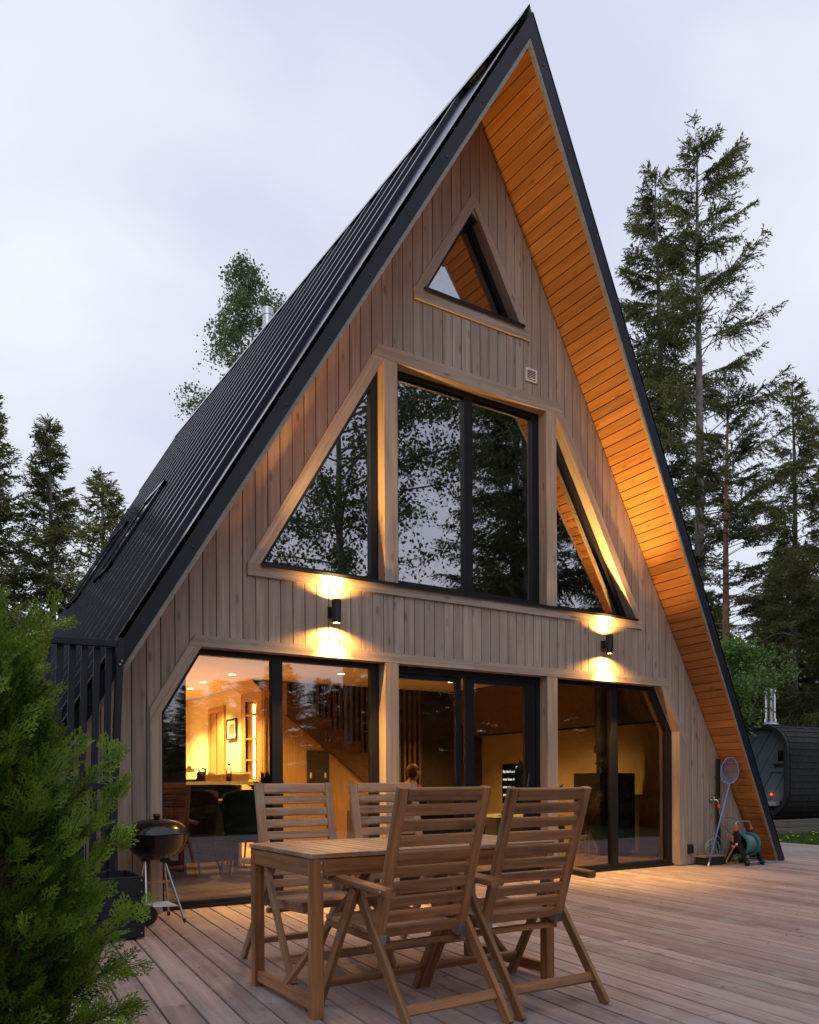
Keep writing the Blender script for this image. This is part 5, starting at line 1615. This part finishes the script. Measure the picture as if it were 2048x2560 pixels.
def conifer_arrays(seed, H, base, R, per_m=5.0, twigs=26, clump=0.10, droop=0.35, power=0.85, side_bias=None, sparse_inner=0.0, dead=0.0, ratio=0.42, up=(14, 40), top_r=0.18):
    """trunk/branch tubes (G) and needle clumps"""
    r = np.random.RandomState(seed)
    g = G()
    bend = r.uniform(-0.012, 0.012, 2)
    def ctr(z): return np.array([bend[0]*z+0.05*math.sin(z*0.4+seed), bend[1]*z+0.05*math.cos(z*0.37+seed), z])
    tr = 0.0078*H+0.04
    zs = np.linspace(0, H, 14)
    g.tube([ctr(z) for z in zs], [max(0.012, tr*(1-z/H)**0.8+0.01) for z in zs], 8)
    tw = []
    nbr = int((H-base)*per_m)
    for k_ in range(nbr):
        t = (k_+r.uniform(0, 1))/nbr
        z = base+(H-base)*t
        L_ = (R-top_r)*((1-t)**power)*r.uniform(0.55, 1.12)*(0.55+0.45*min(1, t/0.12))+top_r*r.uniform(0.8, 1.4)
        az = r.uniform(0, 2*math.pi)
        if side_bias is not None:
            L_ *= 1+side_bias[1]*math.cos(az-side_bias[0])
        is_dead = r.uniform() < dead*(1-t)**2
        if is_dead: L_ *= 0.55
        el = R_(up[0]+(up[1]-up[0])*t)+r.uniform(-0.14, 0.14)
        h = np.array([math.cos(az), math.sin(az), 0.0])
        npt = 7; pts = []
        for q in range(npt):
            s_ = q/(npt-1)
            zz = math.sin(el)*L_*s_-droop*L_*(0.50*s_**1.7)*(1-t*0.7)+droop*0.35*L_*max(0, s_-0.6)**1.5
            pts.append(ctr(z)+h*L_*math.cos(el)*s_+np.array([0, 0, zz]))
        pts = np.array(pts)
        g.tube(pts, list(np.linspace(0.006+0.006*L_, 0.003, npt)), 3, False)
        if is_dead: continue
        nt2 = int(twigs*(0.35+0.65*min(1.5, L_/1.6)))
        s0 = sparse_inner*(1-t)
        ss = s0+(1-s0)*r.uniform(0.04, 1.0, nt2)
        f = ss*(npt-1); i = np.minimum(f.astype(int), npt-2)
        p = pts[i]+(pts[i+1]-pts[i])*(f-i)[:, None]
        ax = unit(pts[i+1]-pts[i])
        sd = unit(np.cross(ax, np.array([0, 0, 1.0])))
        sg = np.where(r.uniform(size=nt2) < 0.5, -1.0, 1.0)
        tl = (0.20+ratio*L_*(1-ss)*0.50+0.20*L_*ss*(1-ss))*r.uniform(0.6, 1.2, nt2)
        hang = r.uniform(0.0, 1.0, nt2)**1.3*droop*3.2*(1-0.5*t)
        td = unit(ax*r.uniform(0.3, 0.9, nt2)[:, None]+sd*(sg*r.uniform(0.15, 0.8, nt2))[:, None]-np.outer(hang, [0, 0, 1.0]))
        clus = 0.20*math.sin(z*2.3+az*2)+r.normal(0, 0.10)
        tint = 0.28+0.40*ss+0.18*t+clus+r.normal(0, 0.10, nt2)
        tw.append((p, td, tl, hang, tint))
    p = np.concatenate([x[0] for x in tw]); td = np.concatenate([x[1] for x in tw]); tl = np.concatenate([x[2] for x in tw])
    hang = np.concatenate([x[3] for x in tw]); tint = np.concatenate([x[4] for x in tw])
    nc = np.maximum(2, (tl/(clump*0.34)).astype(int))
    idx = np.repeat(np.arange(len(p)), nc)
    st0 = np.concatenate([[0], np.cumsum(nc)[:-1]])
    a_ = (np.arange(len(idx))-st0[idx])/nc[idx]
    n_ = len(idx)
    P = p[idx]+td[idx]*(tl[idx]*a_)[:, None]
    P[:, 2] -= 0.25*hang[idx]*tl[idx]*a_*a_
    D = unit(td[idx]+r.normal(0, 0.40, (n_, 3))-np.outer(0.2*hang[idx], [0, 0, 1.0]))
    W = unit(np.cross(D, r.normal(0, 1, (n_, 3))))
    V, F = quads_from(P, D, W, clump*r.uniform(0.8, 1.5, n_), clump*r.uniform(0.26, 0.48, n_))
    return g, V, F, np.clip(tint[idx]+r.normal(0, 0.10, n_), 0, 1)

protos = {}
def proto(key, mat, bark, **kw):
    g, V, F, T = conifer_arrays(**kw)
    me_t = g.mesh(key+'_trunk'); me_t.materials.append(M[bark])
    o = arr_mesh(key+'_crown', V, F, mat, None, T)
    me_c = o.data
    bpy.data.objects.remove(o)
    protos[key] = (me_t, me_c)
def plant_tree(key, name, loc, sc_, rz, label, cat='tree', group=None):
    t = empty(name, loc, rz, label=label, cat=cat, group=group)
    t.scale = sc_ if hasattr(sc_, '__len__') else (sc_,)*3
    for nm, me in zip(('trunk', 'crown'), protos[key]):
        link(bpy.data.objects.new(nm, me), t)
    return t
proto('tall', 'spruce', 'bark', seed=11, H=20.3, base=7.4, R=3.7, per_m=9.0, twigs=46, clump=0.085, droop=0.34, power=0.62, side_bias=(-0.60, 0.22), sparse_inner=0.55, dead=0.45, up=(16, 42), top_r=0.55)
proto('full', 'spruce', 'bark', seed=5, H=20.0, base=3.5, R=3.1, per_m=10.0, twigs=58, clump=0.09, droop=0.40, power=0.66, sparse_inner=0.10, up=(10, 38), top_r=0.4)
proto('dense', 'spruce', 'bark', seed=21, H=10.0, base=0.4, R=2.5, per_m=22.0, twigs=46, clump=0.08, droop=0.28, power=0.80, up=(5, 40))
proto('dense2', 'spruce', 'bark', seed=22, H=10.0, base=0.4, R=2.2, per_m=20.0, twigs=46, clump=0.08, droop=0.33, power=0.85, up=(2, 42))
proto('yellow', 'spruce_y', 'bark', seed=31, H=7.2, base=0.8, R=1.9, per_m=20.0, twigs=40, clump=0.07, droop=0.50, power=0.80, up=(15, 42))
proto('pine', 'pine', 'bark_red', seed=41, H=11.6, base=4.2, R=1.75, per_m=13.0, twigs=40, clump=0.08, droop=0.10, power=0.40, sparse_inner=0.40, dead=0.3, up=(5, 40))
proto('thin', 'spruce', 'bark', seed=51, H=13.8, base=2.6, R=2.6, per_m=11.0, twigs=48, clump=0.085, droop=0.38, power=0.70, sparse_inner=0.25, dead=0.2, up=(5, 36))

plant_tree('tall', 'spruce_tree', (15.75, 9.45, GZ), 1.0, 0.0, 'tallest spruce with a long bare grey trunk and thin limbs reaching right')
plant_tree('full', 'spruce_tree', (16.45, 11.4, GZ), (1.08, 1.08, 1.03), 1.3, 'dense tall spruce just behind the right roof slope, left of the bare trunk')
plant_tree('pine', 'pine_tree', (13.85, 7.1, GZ), 1.0, 0.5, 'slim pine with a reddish bare trunk and loose crown between taller trees')
plant_tree('thin', 'spruce_tree', (19.2, 8.45, GZ), 1.0, 2.1, 'grey trunked spruce with open crown above the sauna flue')
plant_tree('thin', 'spruce_tree', (18.6, 6.6, GZ), (0.98, 0.98, 0.96), 4.2, 'spruce cut by the right picture edge above the sauna roof')
plant_tree('dense', 'spruce_tree', (-3.0, 14.4, GZ), (1.0, 1.0, 1.02), 0.4, 'dark spruce at the left picture edge, tallest of the left trio')
plant_tree('dense2', 'spruce_tree', (-1.58, 14.75, GZ), 0.985, 2.2, 'dark pointed spruce in the middle of the left trio')
plant_tree('yellow', 'spruce_tree', (-1.40, 9.9, GZ), 0.985, 1.0, 'small yellowish spruce touching the left roof edge')
# dense wood behind the sauna and to the left
back = [(21.5, 13.0, 0.75), (24.0, 10.5, 0.85), (20.0, 15.5, 0.72), (26.5, 14.0, 0.95), (23.0, 17.5, 0.9), (17.5, 16.5, 0.7), (28.5, 10.5, 0.95), (25.5, 7.0, 0.75), (19.6, 11.6, 0.52), (22.6, 8.6, 0.55), (27.0, 18.5, 1.0), (30.0, 14.5, 1.0), (21.5, 20.5, 0.9), (18.0, 13.8, 0.55),
        (22.8, 10.8, 0.95), (20.4, 12.6, 0.8), (25.0, 12.6, 1.05), (27.5, 10.0, 1.0), (20.6, 9.9, 0.40), (23.4, 12.2, 0.5), (25.2, 8.9, 0.5), (27.6, 7.8, 0.65), (21.0, 6.9, 0.38), (24.2, 15.0, 0.7)]
for i, (x, y, s_) in enumerate(back):
    plant_tree(('dense', 'dense2')[i % 2], 'spruce_tree', (x, y, GZ), (s_*1.25, s_*1.25, s_), i*1.7, 'dark spruce in the thick wood behind the sauna', group='dark spruces in the wood behind the sauna')
for i, (x, y, s_) in enumerate([(-6.5, 17.5, 0.9), (-4.5, 19.0, 0.95), (-8.5, 16.0, 0.9)]):
    plant_tree(('dense2', 'dense')[i % 2], 'spruce_tree', (x, y, GZ), (s_*1.15, s_*1.15, s_), i*2.3+1, 'dark spruce filling in behind the left trio', group='dark spruces behind the left trio')
# bare dead branches low in the wood
g = G()
for k_ in range(60):
    x, y, z = rnd.uniform(17.2, 20.5), rnd.uniform(7.5, 10.5), rnd.uniform(1.8, 6.5)
    a = rnd.uniform(0, 6.28); l_ = rnd.uniform(0.8, 1.9)
    pts = [Vector((x, y, z))+Vector((math.cos(a)*l_*s_, math.sin(a)*l_*s_, 0.45*l_*s_-0.75*l_*s_*s_)) for s_ in (0, .25, .5, .75, 1)]
    g.tube(pts, [0.014, 0.011, 0.009, 0.006, 0.004], 3, False)
tag(g.obj('dead_branches', plain('dead_branch', (0.22, 0.19, 0.165), 0.9)), kind='stuff')

# birch behind the roof
def broadleaf(name, loc, H, base, R, nlimb, leaves, leaf, mat, bark, label, cat, seed, droop=0.6, conic=True, lean=(0, 0), el0=55):
    r = np.random.RandomState(seed)
    t = empty(name, loc, 0, label=label, cat=cat)
    g = G()
    def ctr(z): return np.array([lean[0]*z+0.12*math.sin(z*0.5), lean[1]*z+0.1*math.cos(z*0.45), z])
    zs = np.linspace(0, H, 12); g.tube([ctr(z) for z in zs], [max(0.01, (0.010*H)*(1-z/H)+0.008) for z in zs], 7)
    P = []; T = []
    for k_ in range(nlimb):
        f = (k_+r.uniform(0, 1))/nlimb
        z = base+(H-base)*f*0.97
        L_ = R*((1-f)**0.75*0.9+0.12 if conic else math.sin(math.pi*(0.25+0.72*f)))*r.uniform(0.6, 1.25)
        az = r.uniform(0, 6.28); el = R_(el0)*r.uniform(0.5, 1.1)
        h = np.array([math.cos(az), math.sin(az), 0])
        pts = np.array([ctr(z)+h*L_*s_*math.cos(el*(1-0.4*s_))+np.array([0, 0, L_*s_*math.sin(el)*(1-0.55*s_)]) for s_ in np.linspace(0, 1, 6)])
        g.tube(pts, list(np.linspace(0.008+0.006*L_, 0.003, 6)), 4, False)
        ns_ = int(10*L_)+4
        for q in range(ns_):
            s_ = r.uniform(0.25, 1.0)*5; i = min(int(s_), 4); p = pts[i]+(pts[i+1]-pts[i])*(s_-i)
            d = unit(h*r.uniform(-0.3, 0.9)+r.normal(0, 0.5, 3)+np.array([0, 0, 0.2]))
            tl = r.uniform(0.25, 0.7)*min(1.2, 0.5+L_*0.35)
            tp_ = np.array([p+d*tl*a-np.array([0, 0, droop*tl*a*a]) for a in np.linspace(0, 1, 5)])
            g.tube(tp_[::2], 0.003, 3, False)
            tt = min(1, max(0, 0.5+r.normal(0, 0.22)))
            for c_ in range(leaves):
                a = r.uniform(0.15, 1)*4; i2 = min(int(a), 3)
                P.append(tp_[i2]+(tp_[i2+1]-tp_[i2])*(a-i2)+r.normal(0, 0.10, 3)); T.append(min(1, max(0, tt+r.normal(0, 0.12))))
    P = np.array(P); n = len(P)
    D = unit(r.normal(0, 0.6, (n, 3))+np.array([0, 0, -0.5])); W = unit(np.cross(D, r.normal(0, 1, (n, 3))))
    V, F = quads_from(P, D, W, leaf*r.uniform(0.7, 1.3, n), leaf*r.uniform(0.5, 0.9, n))
    b_ = g.obj('trunk', bark, t)
    arr_mesh('crown', V, F, mat, t, np.array(T))
    return t
broadleaf('birch_tree', (5.55, 19.6, GZ), 19.1, 6.0, 3.7, 130, 20, 0.095, 'birch', 'bark_w', 'tall airy birch rising behind the left roof slope', 'tree', 61, 1.1)
broadleaf('young_maple', (10.65, 4.75, GZ), 4.2, 2.45, 1.25, 44, 20, 0.075, 'maple', 'bark', 'bright green young leafy tree between the roof edge and sauna flue', 'tree', 62, 0.25, conic=False)

# =================================================================== TREES BEHIND THE VIEWER (mirrored in the glass)
plant_tree('full', 'spruce_tree', (9.9, -10.2, GZ), (1.1, 1.1, 1.0), 0.3, 'large dark spruce mirrored in the right upper window panes', cat='tree')
plant_tree('full', 'spruce_tree', (13.2, -9.4, GZ), (1.0, 1.0, 0.95), 2.3, 'second dark spruce mirrored at the right side of the upper windows', cat='tree')
plant_tree('full', 'spruce_tree', (12.2, -13.6, GZ), (1.05, 1.05, 0.92), 4.3, 'dark spruce mirrored behind the others in the middle windows', cat='tree')
broadleaf('leafy_tree', (4.6, -11.0, GZ), 15.5, 5.2, 4.4, 74, 12, 0.10, 'birch', 'bark', 'leafy tree with sky between its limbs mirrored in the left triangular pane', 'tree', 63, 0.5, conic=False, el0=26)
for i, (x, y, s_) in enumerate([(15.5, -6.8, .8), (16.5, -11, .9), (14.6, -16, .9), (8.9, -15.5, .62), (18.5, -14, 1.0), (12.6, -6.4, .6), (17.2, -4.6, .8), (10.8, -17.5, .7), (20, -8, 1.1), (11.6, -8.2, .7), (7.6, -13.2, .5)]):
    plant_tree(('dense', 'dense2')[i % 2], 'spruce_tree', (x, y, GZ), (s_*1.25, s_*1.25, s_), i*1.3, 'dark spruce mirrored low in the lower windows', group='dark spruces mirrored in the lower windows')
tr_ = random.Random(5)
for i in range(46):
    az = R_(4+i*1.75+tr_.uniform(-0.6, 0.6)); d = tr_.uniform(19, 24)+(i % 3)*4
    x, y = -5.16+d*math.sin(az), 6.78-d*math.cos(az)
    if y > -9.5: continue
    el_ = 8.2 if az < R_(31) else 11.0
    s_ = (1.2+d*math.tan(R_(el_*tr_.uniform(0.78, 1.05))))/10.0
    plant_tree(('dense', 'dense2')[i % 2], 'spruce_tree', (x, y, GZ), (s_*1.9, s_*1.9, s_), i*1.1, 'spruce of the low tree line mirrored at the window tops', group='spruces of the low tree line mirrored in the glass')
for i, (x, y, s_) in enumerate([(-12.5, -9, 1.1), (-15, -14, 1.3), (-10.5, -15, 1.2), (-17, -7, 1.2), (-13, -20, 1.4), (-19.5, -11.5, 1.4), (-11.5, -3.5, 0.9), (-14.8, -2.0, 1.1), (-16.5, 3.0, 1.1), (-7.2, -17.5, 1.0), (-9.2, -21, 1.2), (-3.5, -21, 1.0)]):
    plant_tree(('dense2', 'dense')[i % 2], 'spruce_tree', (x, y, GZ), (s_*1.2, s_*1.2, s_), i*2.1, 'dark spruce mirrored in the left roof steel', group='dark spruces mirrored in the roof steel')

# =================================================================== THUJA HEDGE IN THE FOREGROUND
def frond_template(r):
    """one flat scaly spray along +x: list of thin segments (p0, p1, width)"""
    segs = []
    Lf = 1.0
    nS = 8
    segs.append(((0, 0, 0), (Lf*0.5, 0.02, 0.0), 0.055)); segs.append(((Lf*0.5, 0.02, 0), (Lf, 0, -0.04), 0.052))
    for k_ in range(nS):
        s_ = 0.12+0.84*k_/nS
        sd = 1 if k_ % 2 else -1
        l_ = 0.50*(1-s_)**0.7*r.uniform(0.8, 1.2)+0.10
        a = R_(38)+r.uniform(-0.12, 0.12)
        d = np.array([math.cos(a), sd*math.sin(a), r.uniform(-0.10, 0.10)])
        p = np.array([s_*Lf, 0.01, -0.04*s_])
        segs.append((p, p+d*l_*0.55, 0.046)); segs.append((p+d*l_*0.55, p+d*l_+np.array([0.03, 0, -0.02]), 0.052))
        for m_ in range(3):
            f = 0.25+0.66*m_/3
            sd2 = 1 if m_ % 2 else -1
            b = math.atan2(d[1], d[0])+sd2*R_(40)
            d2 = np.array([math.cos(b), math.sin(b), r.uniform(-0.12, 0.12)])
            pp = p+d*l_*f
            segs.append((pp, pp+d2*(0.17*(1-0.5*f)*(0.5+l_*1.4)), 0.044))
    V = []; F = []
    for p0, p1, wd_ in segs:
        p0 = np.array(p0, float); p1 = np.array(p1, float)
        d = unit(p1-p0); wv = unit(np.cross(d, [0.05, 0.05, 1.0]))
        nv = np.cross(wv, d)
        i = len(V)
        V += [p0-wv*wd_*.35, p0+wv*wd_*.35, p0+(p1-p0)*.6+wv*wd_*.5+nv*wd_*.12, p1, p0+(p1-p0)*.6-wv*wd_*.5+nv*wd_*.12]
        F += [(i, i+1, i+2, i+4), (i+4, i+2, i+3, i+3)]
    F2 = []
    for f in F: F2.append(f)
    return np.array(V), np.array([(f[0], f[1], f[2]) for f in F]+[(f[0], f[2], f[3]) for f in F if f[2] != f[3]]), len(segs)
rs = np.random.RandomState(9)
temps = [frond_template(rs) for _ in range(5)]
th = empty('thuja', (-4.78, -3.18, GZ), label='bright green thuja shrub filling the lower left corner in front of the planter', cat='shrub')
# crown outline: radius by height, with lumps
hts = [0.0, 0.25, 0.55, 0.85, 1.10, 1.30, 1.50, 1.68, 1.82]
rad = [0.27, 0.32, 0.36, 0.37, 0.35, 0.30, 0.23, 0.14, 0.04]
def crown_r(z, a):
    base = np.interp(z, hts, rad)
    return base*(1+0.16*math.sin(3*a+z*4.1)+0.12*math.sin(5*a-z*6.3+1.0))
VV = []; FF = []; TT_ = []; off = 0
def add_frond(p, x, nrm, size, tint):
    global off
    Vt, Ft, _ = temps[rs.randint(len(temps))]
    x = unit(np.array(x)); z = np.array(nrm, float); z = z-x*np.dot(z, x); z = unit(z); y = np.cross(z, x)
    Rm = np.stack([x, y, z], 1)
    VV.append((Vt*size) @ Rm.T+p); FF.append(Ft+off); off += len(Vt); 
    TT_.append(np.clip(tint+rs.normal(0, 0.10, len(Ft)), 0, 1))
gt = G()
gt.tube([(0, 0, 0), (0.02, -0.02, 0.7), (0.0, 0.03, 1.3), (0.02, 0.0, 1.70)], [0.05, 0.04, 0.025, 0.008], 8)
nbough = 300
for k_ in range(nbough):
    z = 0.02+1.78*((k_+rs.uniform(0, 1))/nbough)
    a = rs.uniform(0, 2*math.pi)
    rr_ = crown_r(z, a)*rs.uniform(0.55, 1.02)
    st_ = np.array([0.02*math.cos(a), 0.02*math.sin(a), max(0.0, z-0.30*rs.uniform(0.5, 1.2))])
    tip = np.array([rr_*math.cos(a), rr_*math.sin(a), z+rs.uniform(-0.03, 0.08)])
    mid = (st_+tip)/2+np.array([math.cos(a)*0.04, math.sin(a)*0.04, -0.05])
    bp = np.array(curve_pts([st_, mid, tip], 5))
    gt.tube(bp[::2], list(np.linspace(0.007, 0.002, len(bp[::2]))), 4, False)
    out_ = np.array([math.cos(a), math.sin(a), 0.0]); bt = rs.normal(0, 0.13)
    nf = 13
    for q in range(nf):
        s_ = rs.uniform(0.35, 1.0)
        i = min(int(s_*(len(bp)-1)), len(bp)-2); p = bp[i]+rs.normal(0, 0.018, 3)
        ax = unit(bp[i+1]-bp[i])
        tan = np.array([-math.sin(a), math.cos(a), 0])
        x = unit(ax*0.8+out_*0.35+tan*rs.normal(0, 0.65)+np.array([0, 0, rs.uniform(-0.25, 0.55)]))
        nrm = unit(tan*rs.normal(0, 0.8)+np.array([0, 0, 0.6])+rs.normal(0, 0.35, 3))
        depth_t = np.hypot(p[0], p[1])/max(0.05, crown_r(z, a))
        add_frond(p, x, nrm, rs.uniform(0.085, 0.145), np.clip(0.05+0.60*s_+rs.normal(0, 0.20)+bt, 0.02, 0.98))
# a few stray sprigs that stand out from the outline
for (tx, ty, tz, zst) in ((0.26, 0.16, 1.98, 1.35), (0.20, 0.10, 1.90, 1.3), (0.44, -0.06, 1.36, 0.95), (0.46, -0.12, 1.05, 0.6), (0.46, -0.22, 0.52, 0.35), (0.46, -0.28, 0.36, 0.2), (0.40, -0.36, 0.30, 0.15), (0.50, -0.20, 0.70, 0.45), (0.05, 0.05, 1.95, 1.5), (0.48, -0.05, 1.22, 0.8)):
    bp = np.array(curve_pts([(0.05, 0, zst), (tx*0.6, ty*0.6, zst+(tz-zst)*0.45), (tx, ty, tz)], 8))
    gt.tube(bp[::2], list(np.linspace(0.007, 0.002, len(bp[::2]))), 4, False)
    for q in range(26):
        s_ = rs.uniform(0.45, 1.0); i = min(int(s_*(len(bp)-1)), len(bp)-2); ax = unit(bp[i+1]-bp[i])
        x = unit(ax+rs.normal(0, 0.42, 3)); add_frond(bp[i]+rs.normal(0, 0.008, 3), x, rs.normal(0, 1, 3), rs.uniform(0.08, 0.13), np.clip(rs.normal(0.70, 0.18), 0, 1))
gt.obj('trunk', 'twig', th)
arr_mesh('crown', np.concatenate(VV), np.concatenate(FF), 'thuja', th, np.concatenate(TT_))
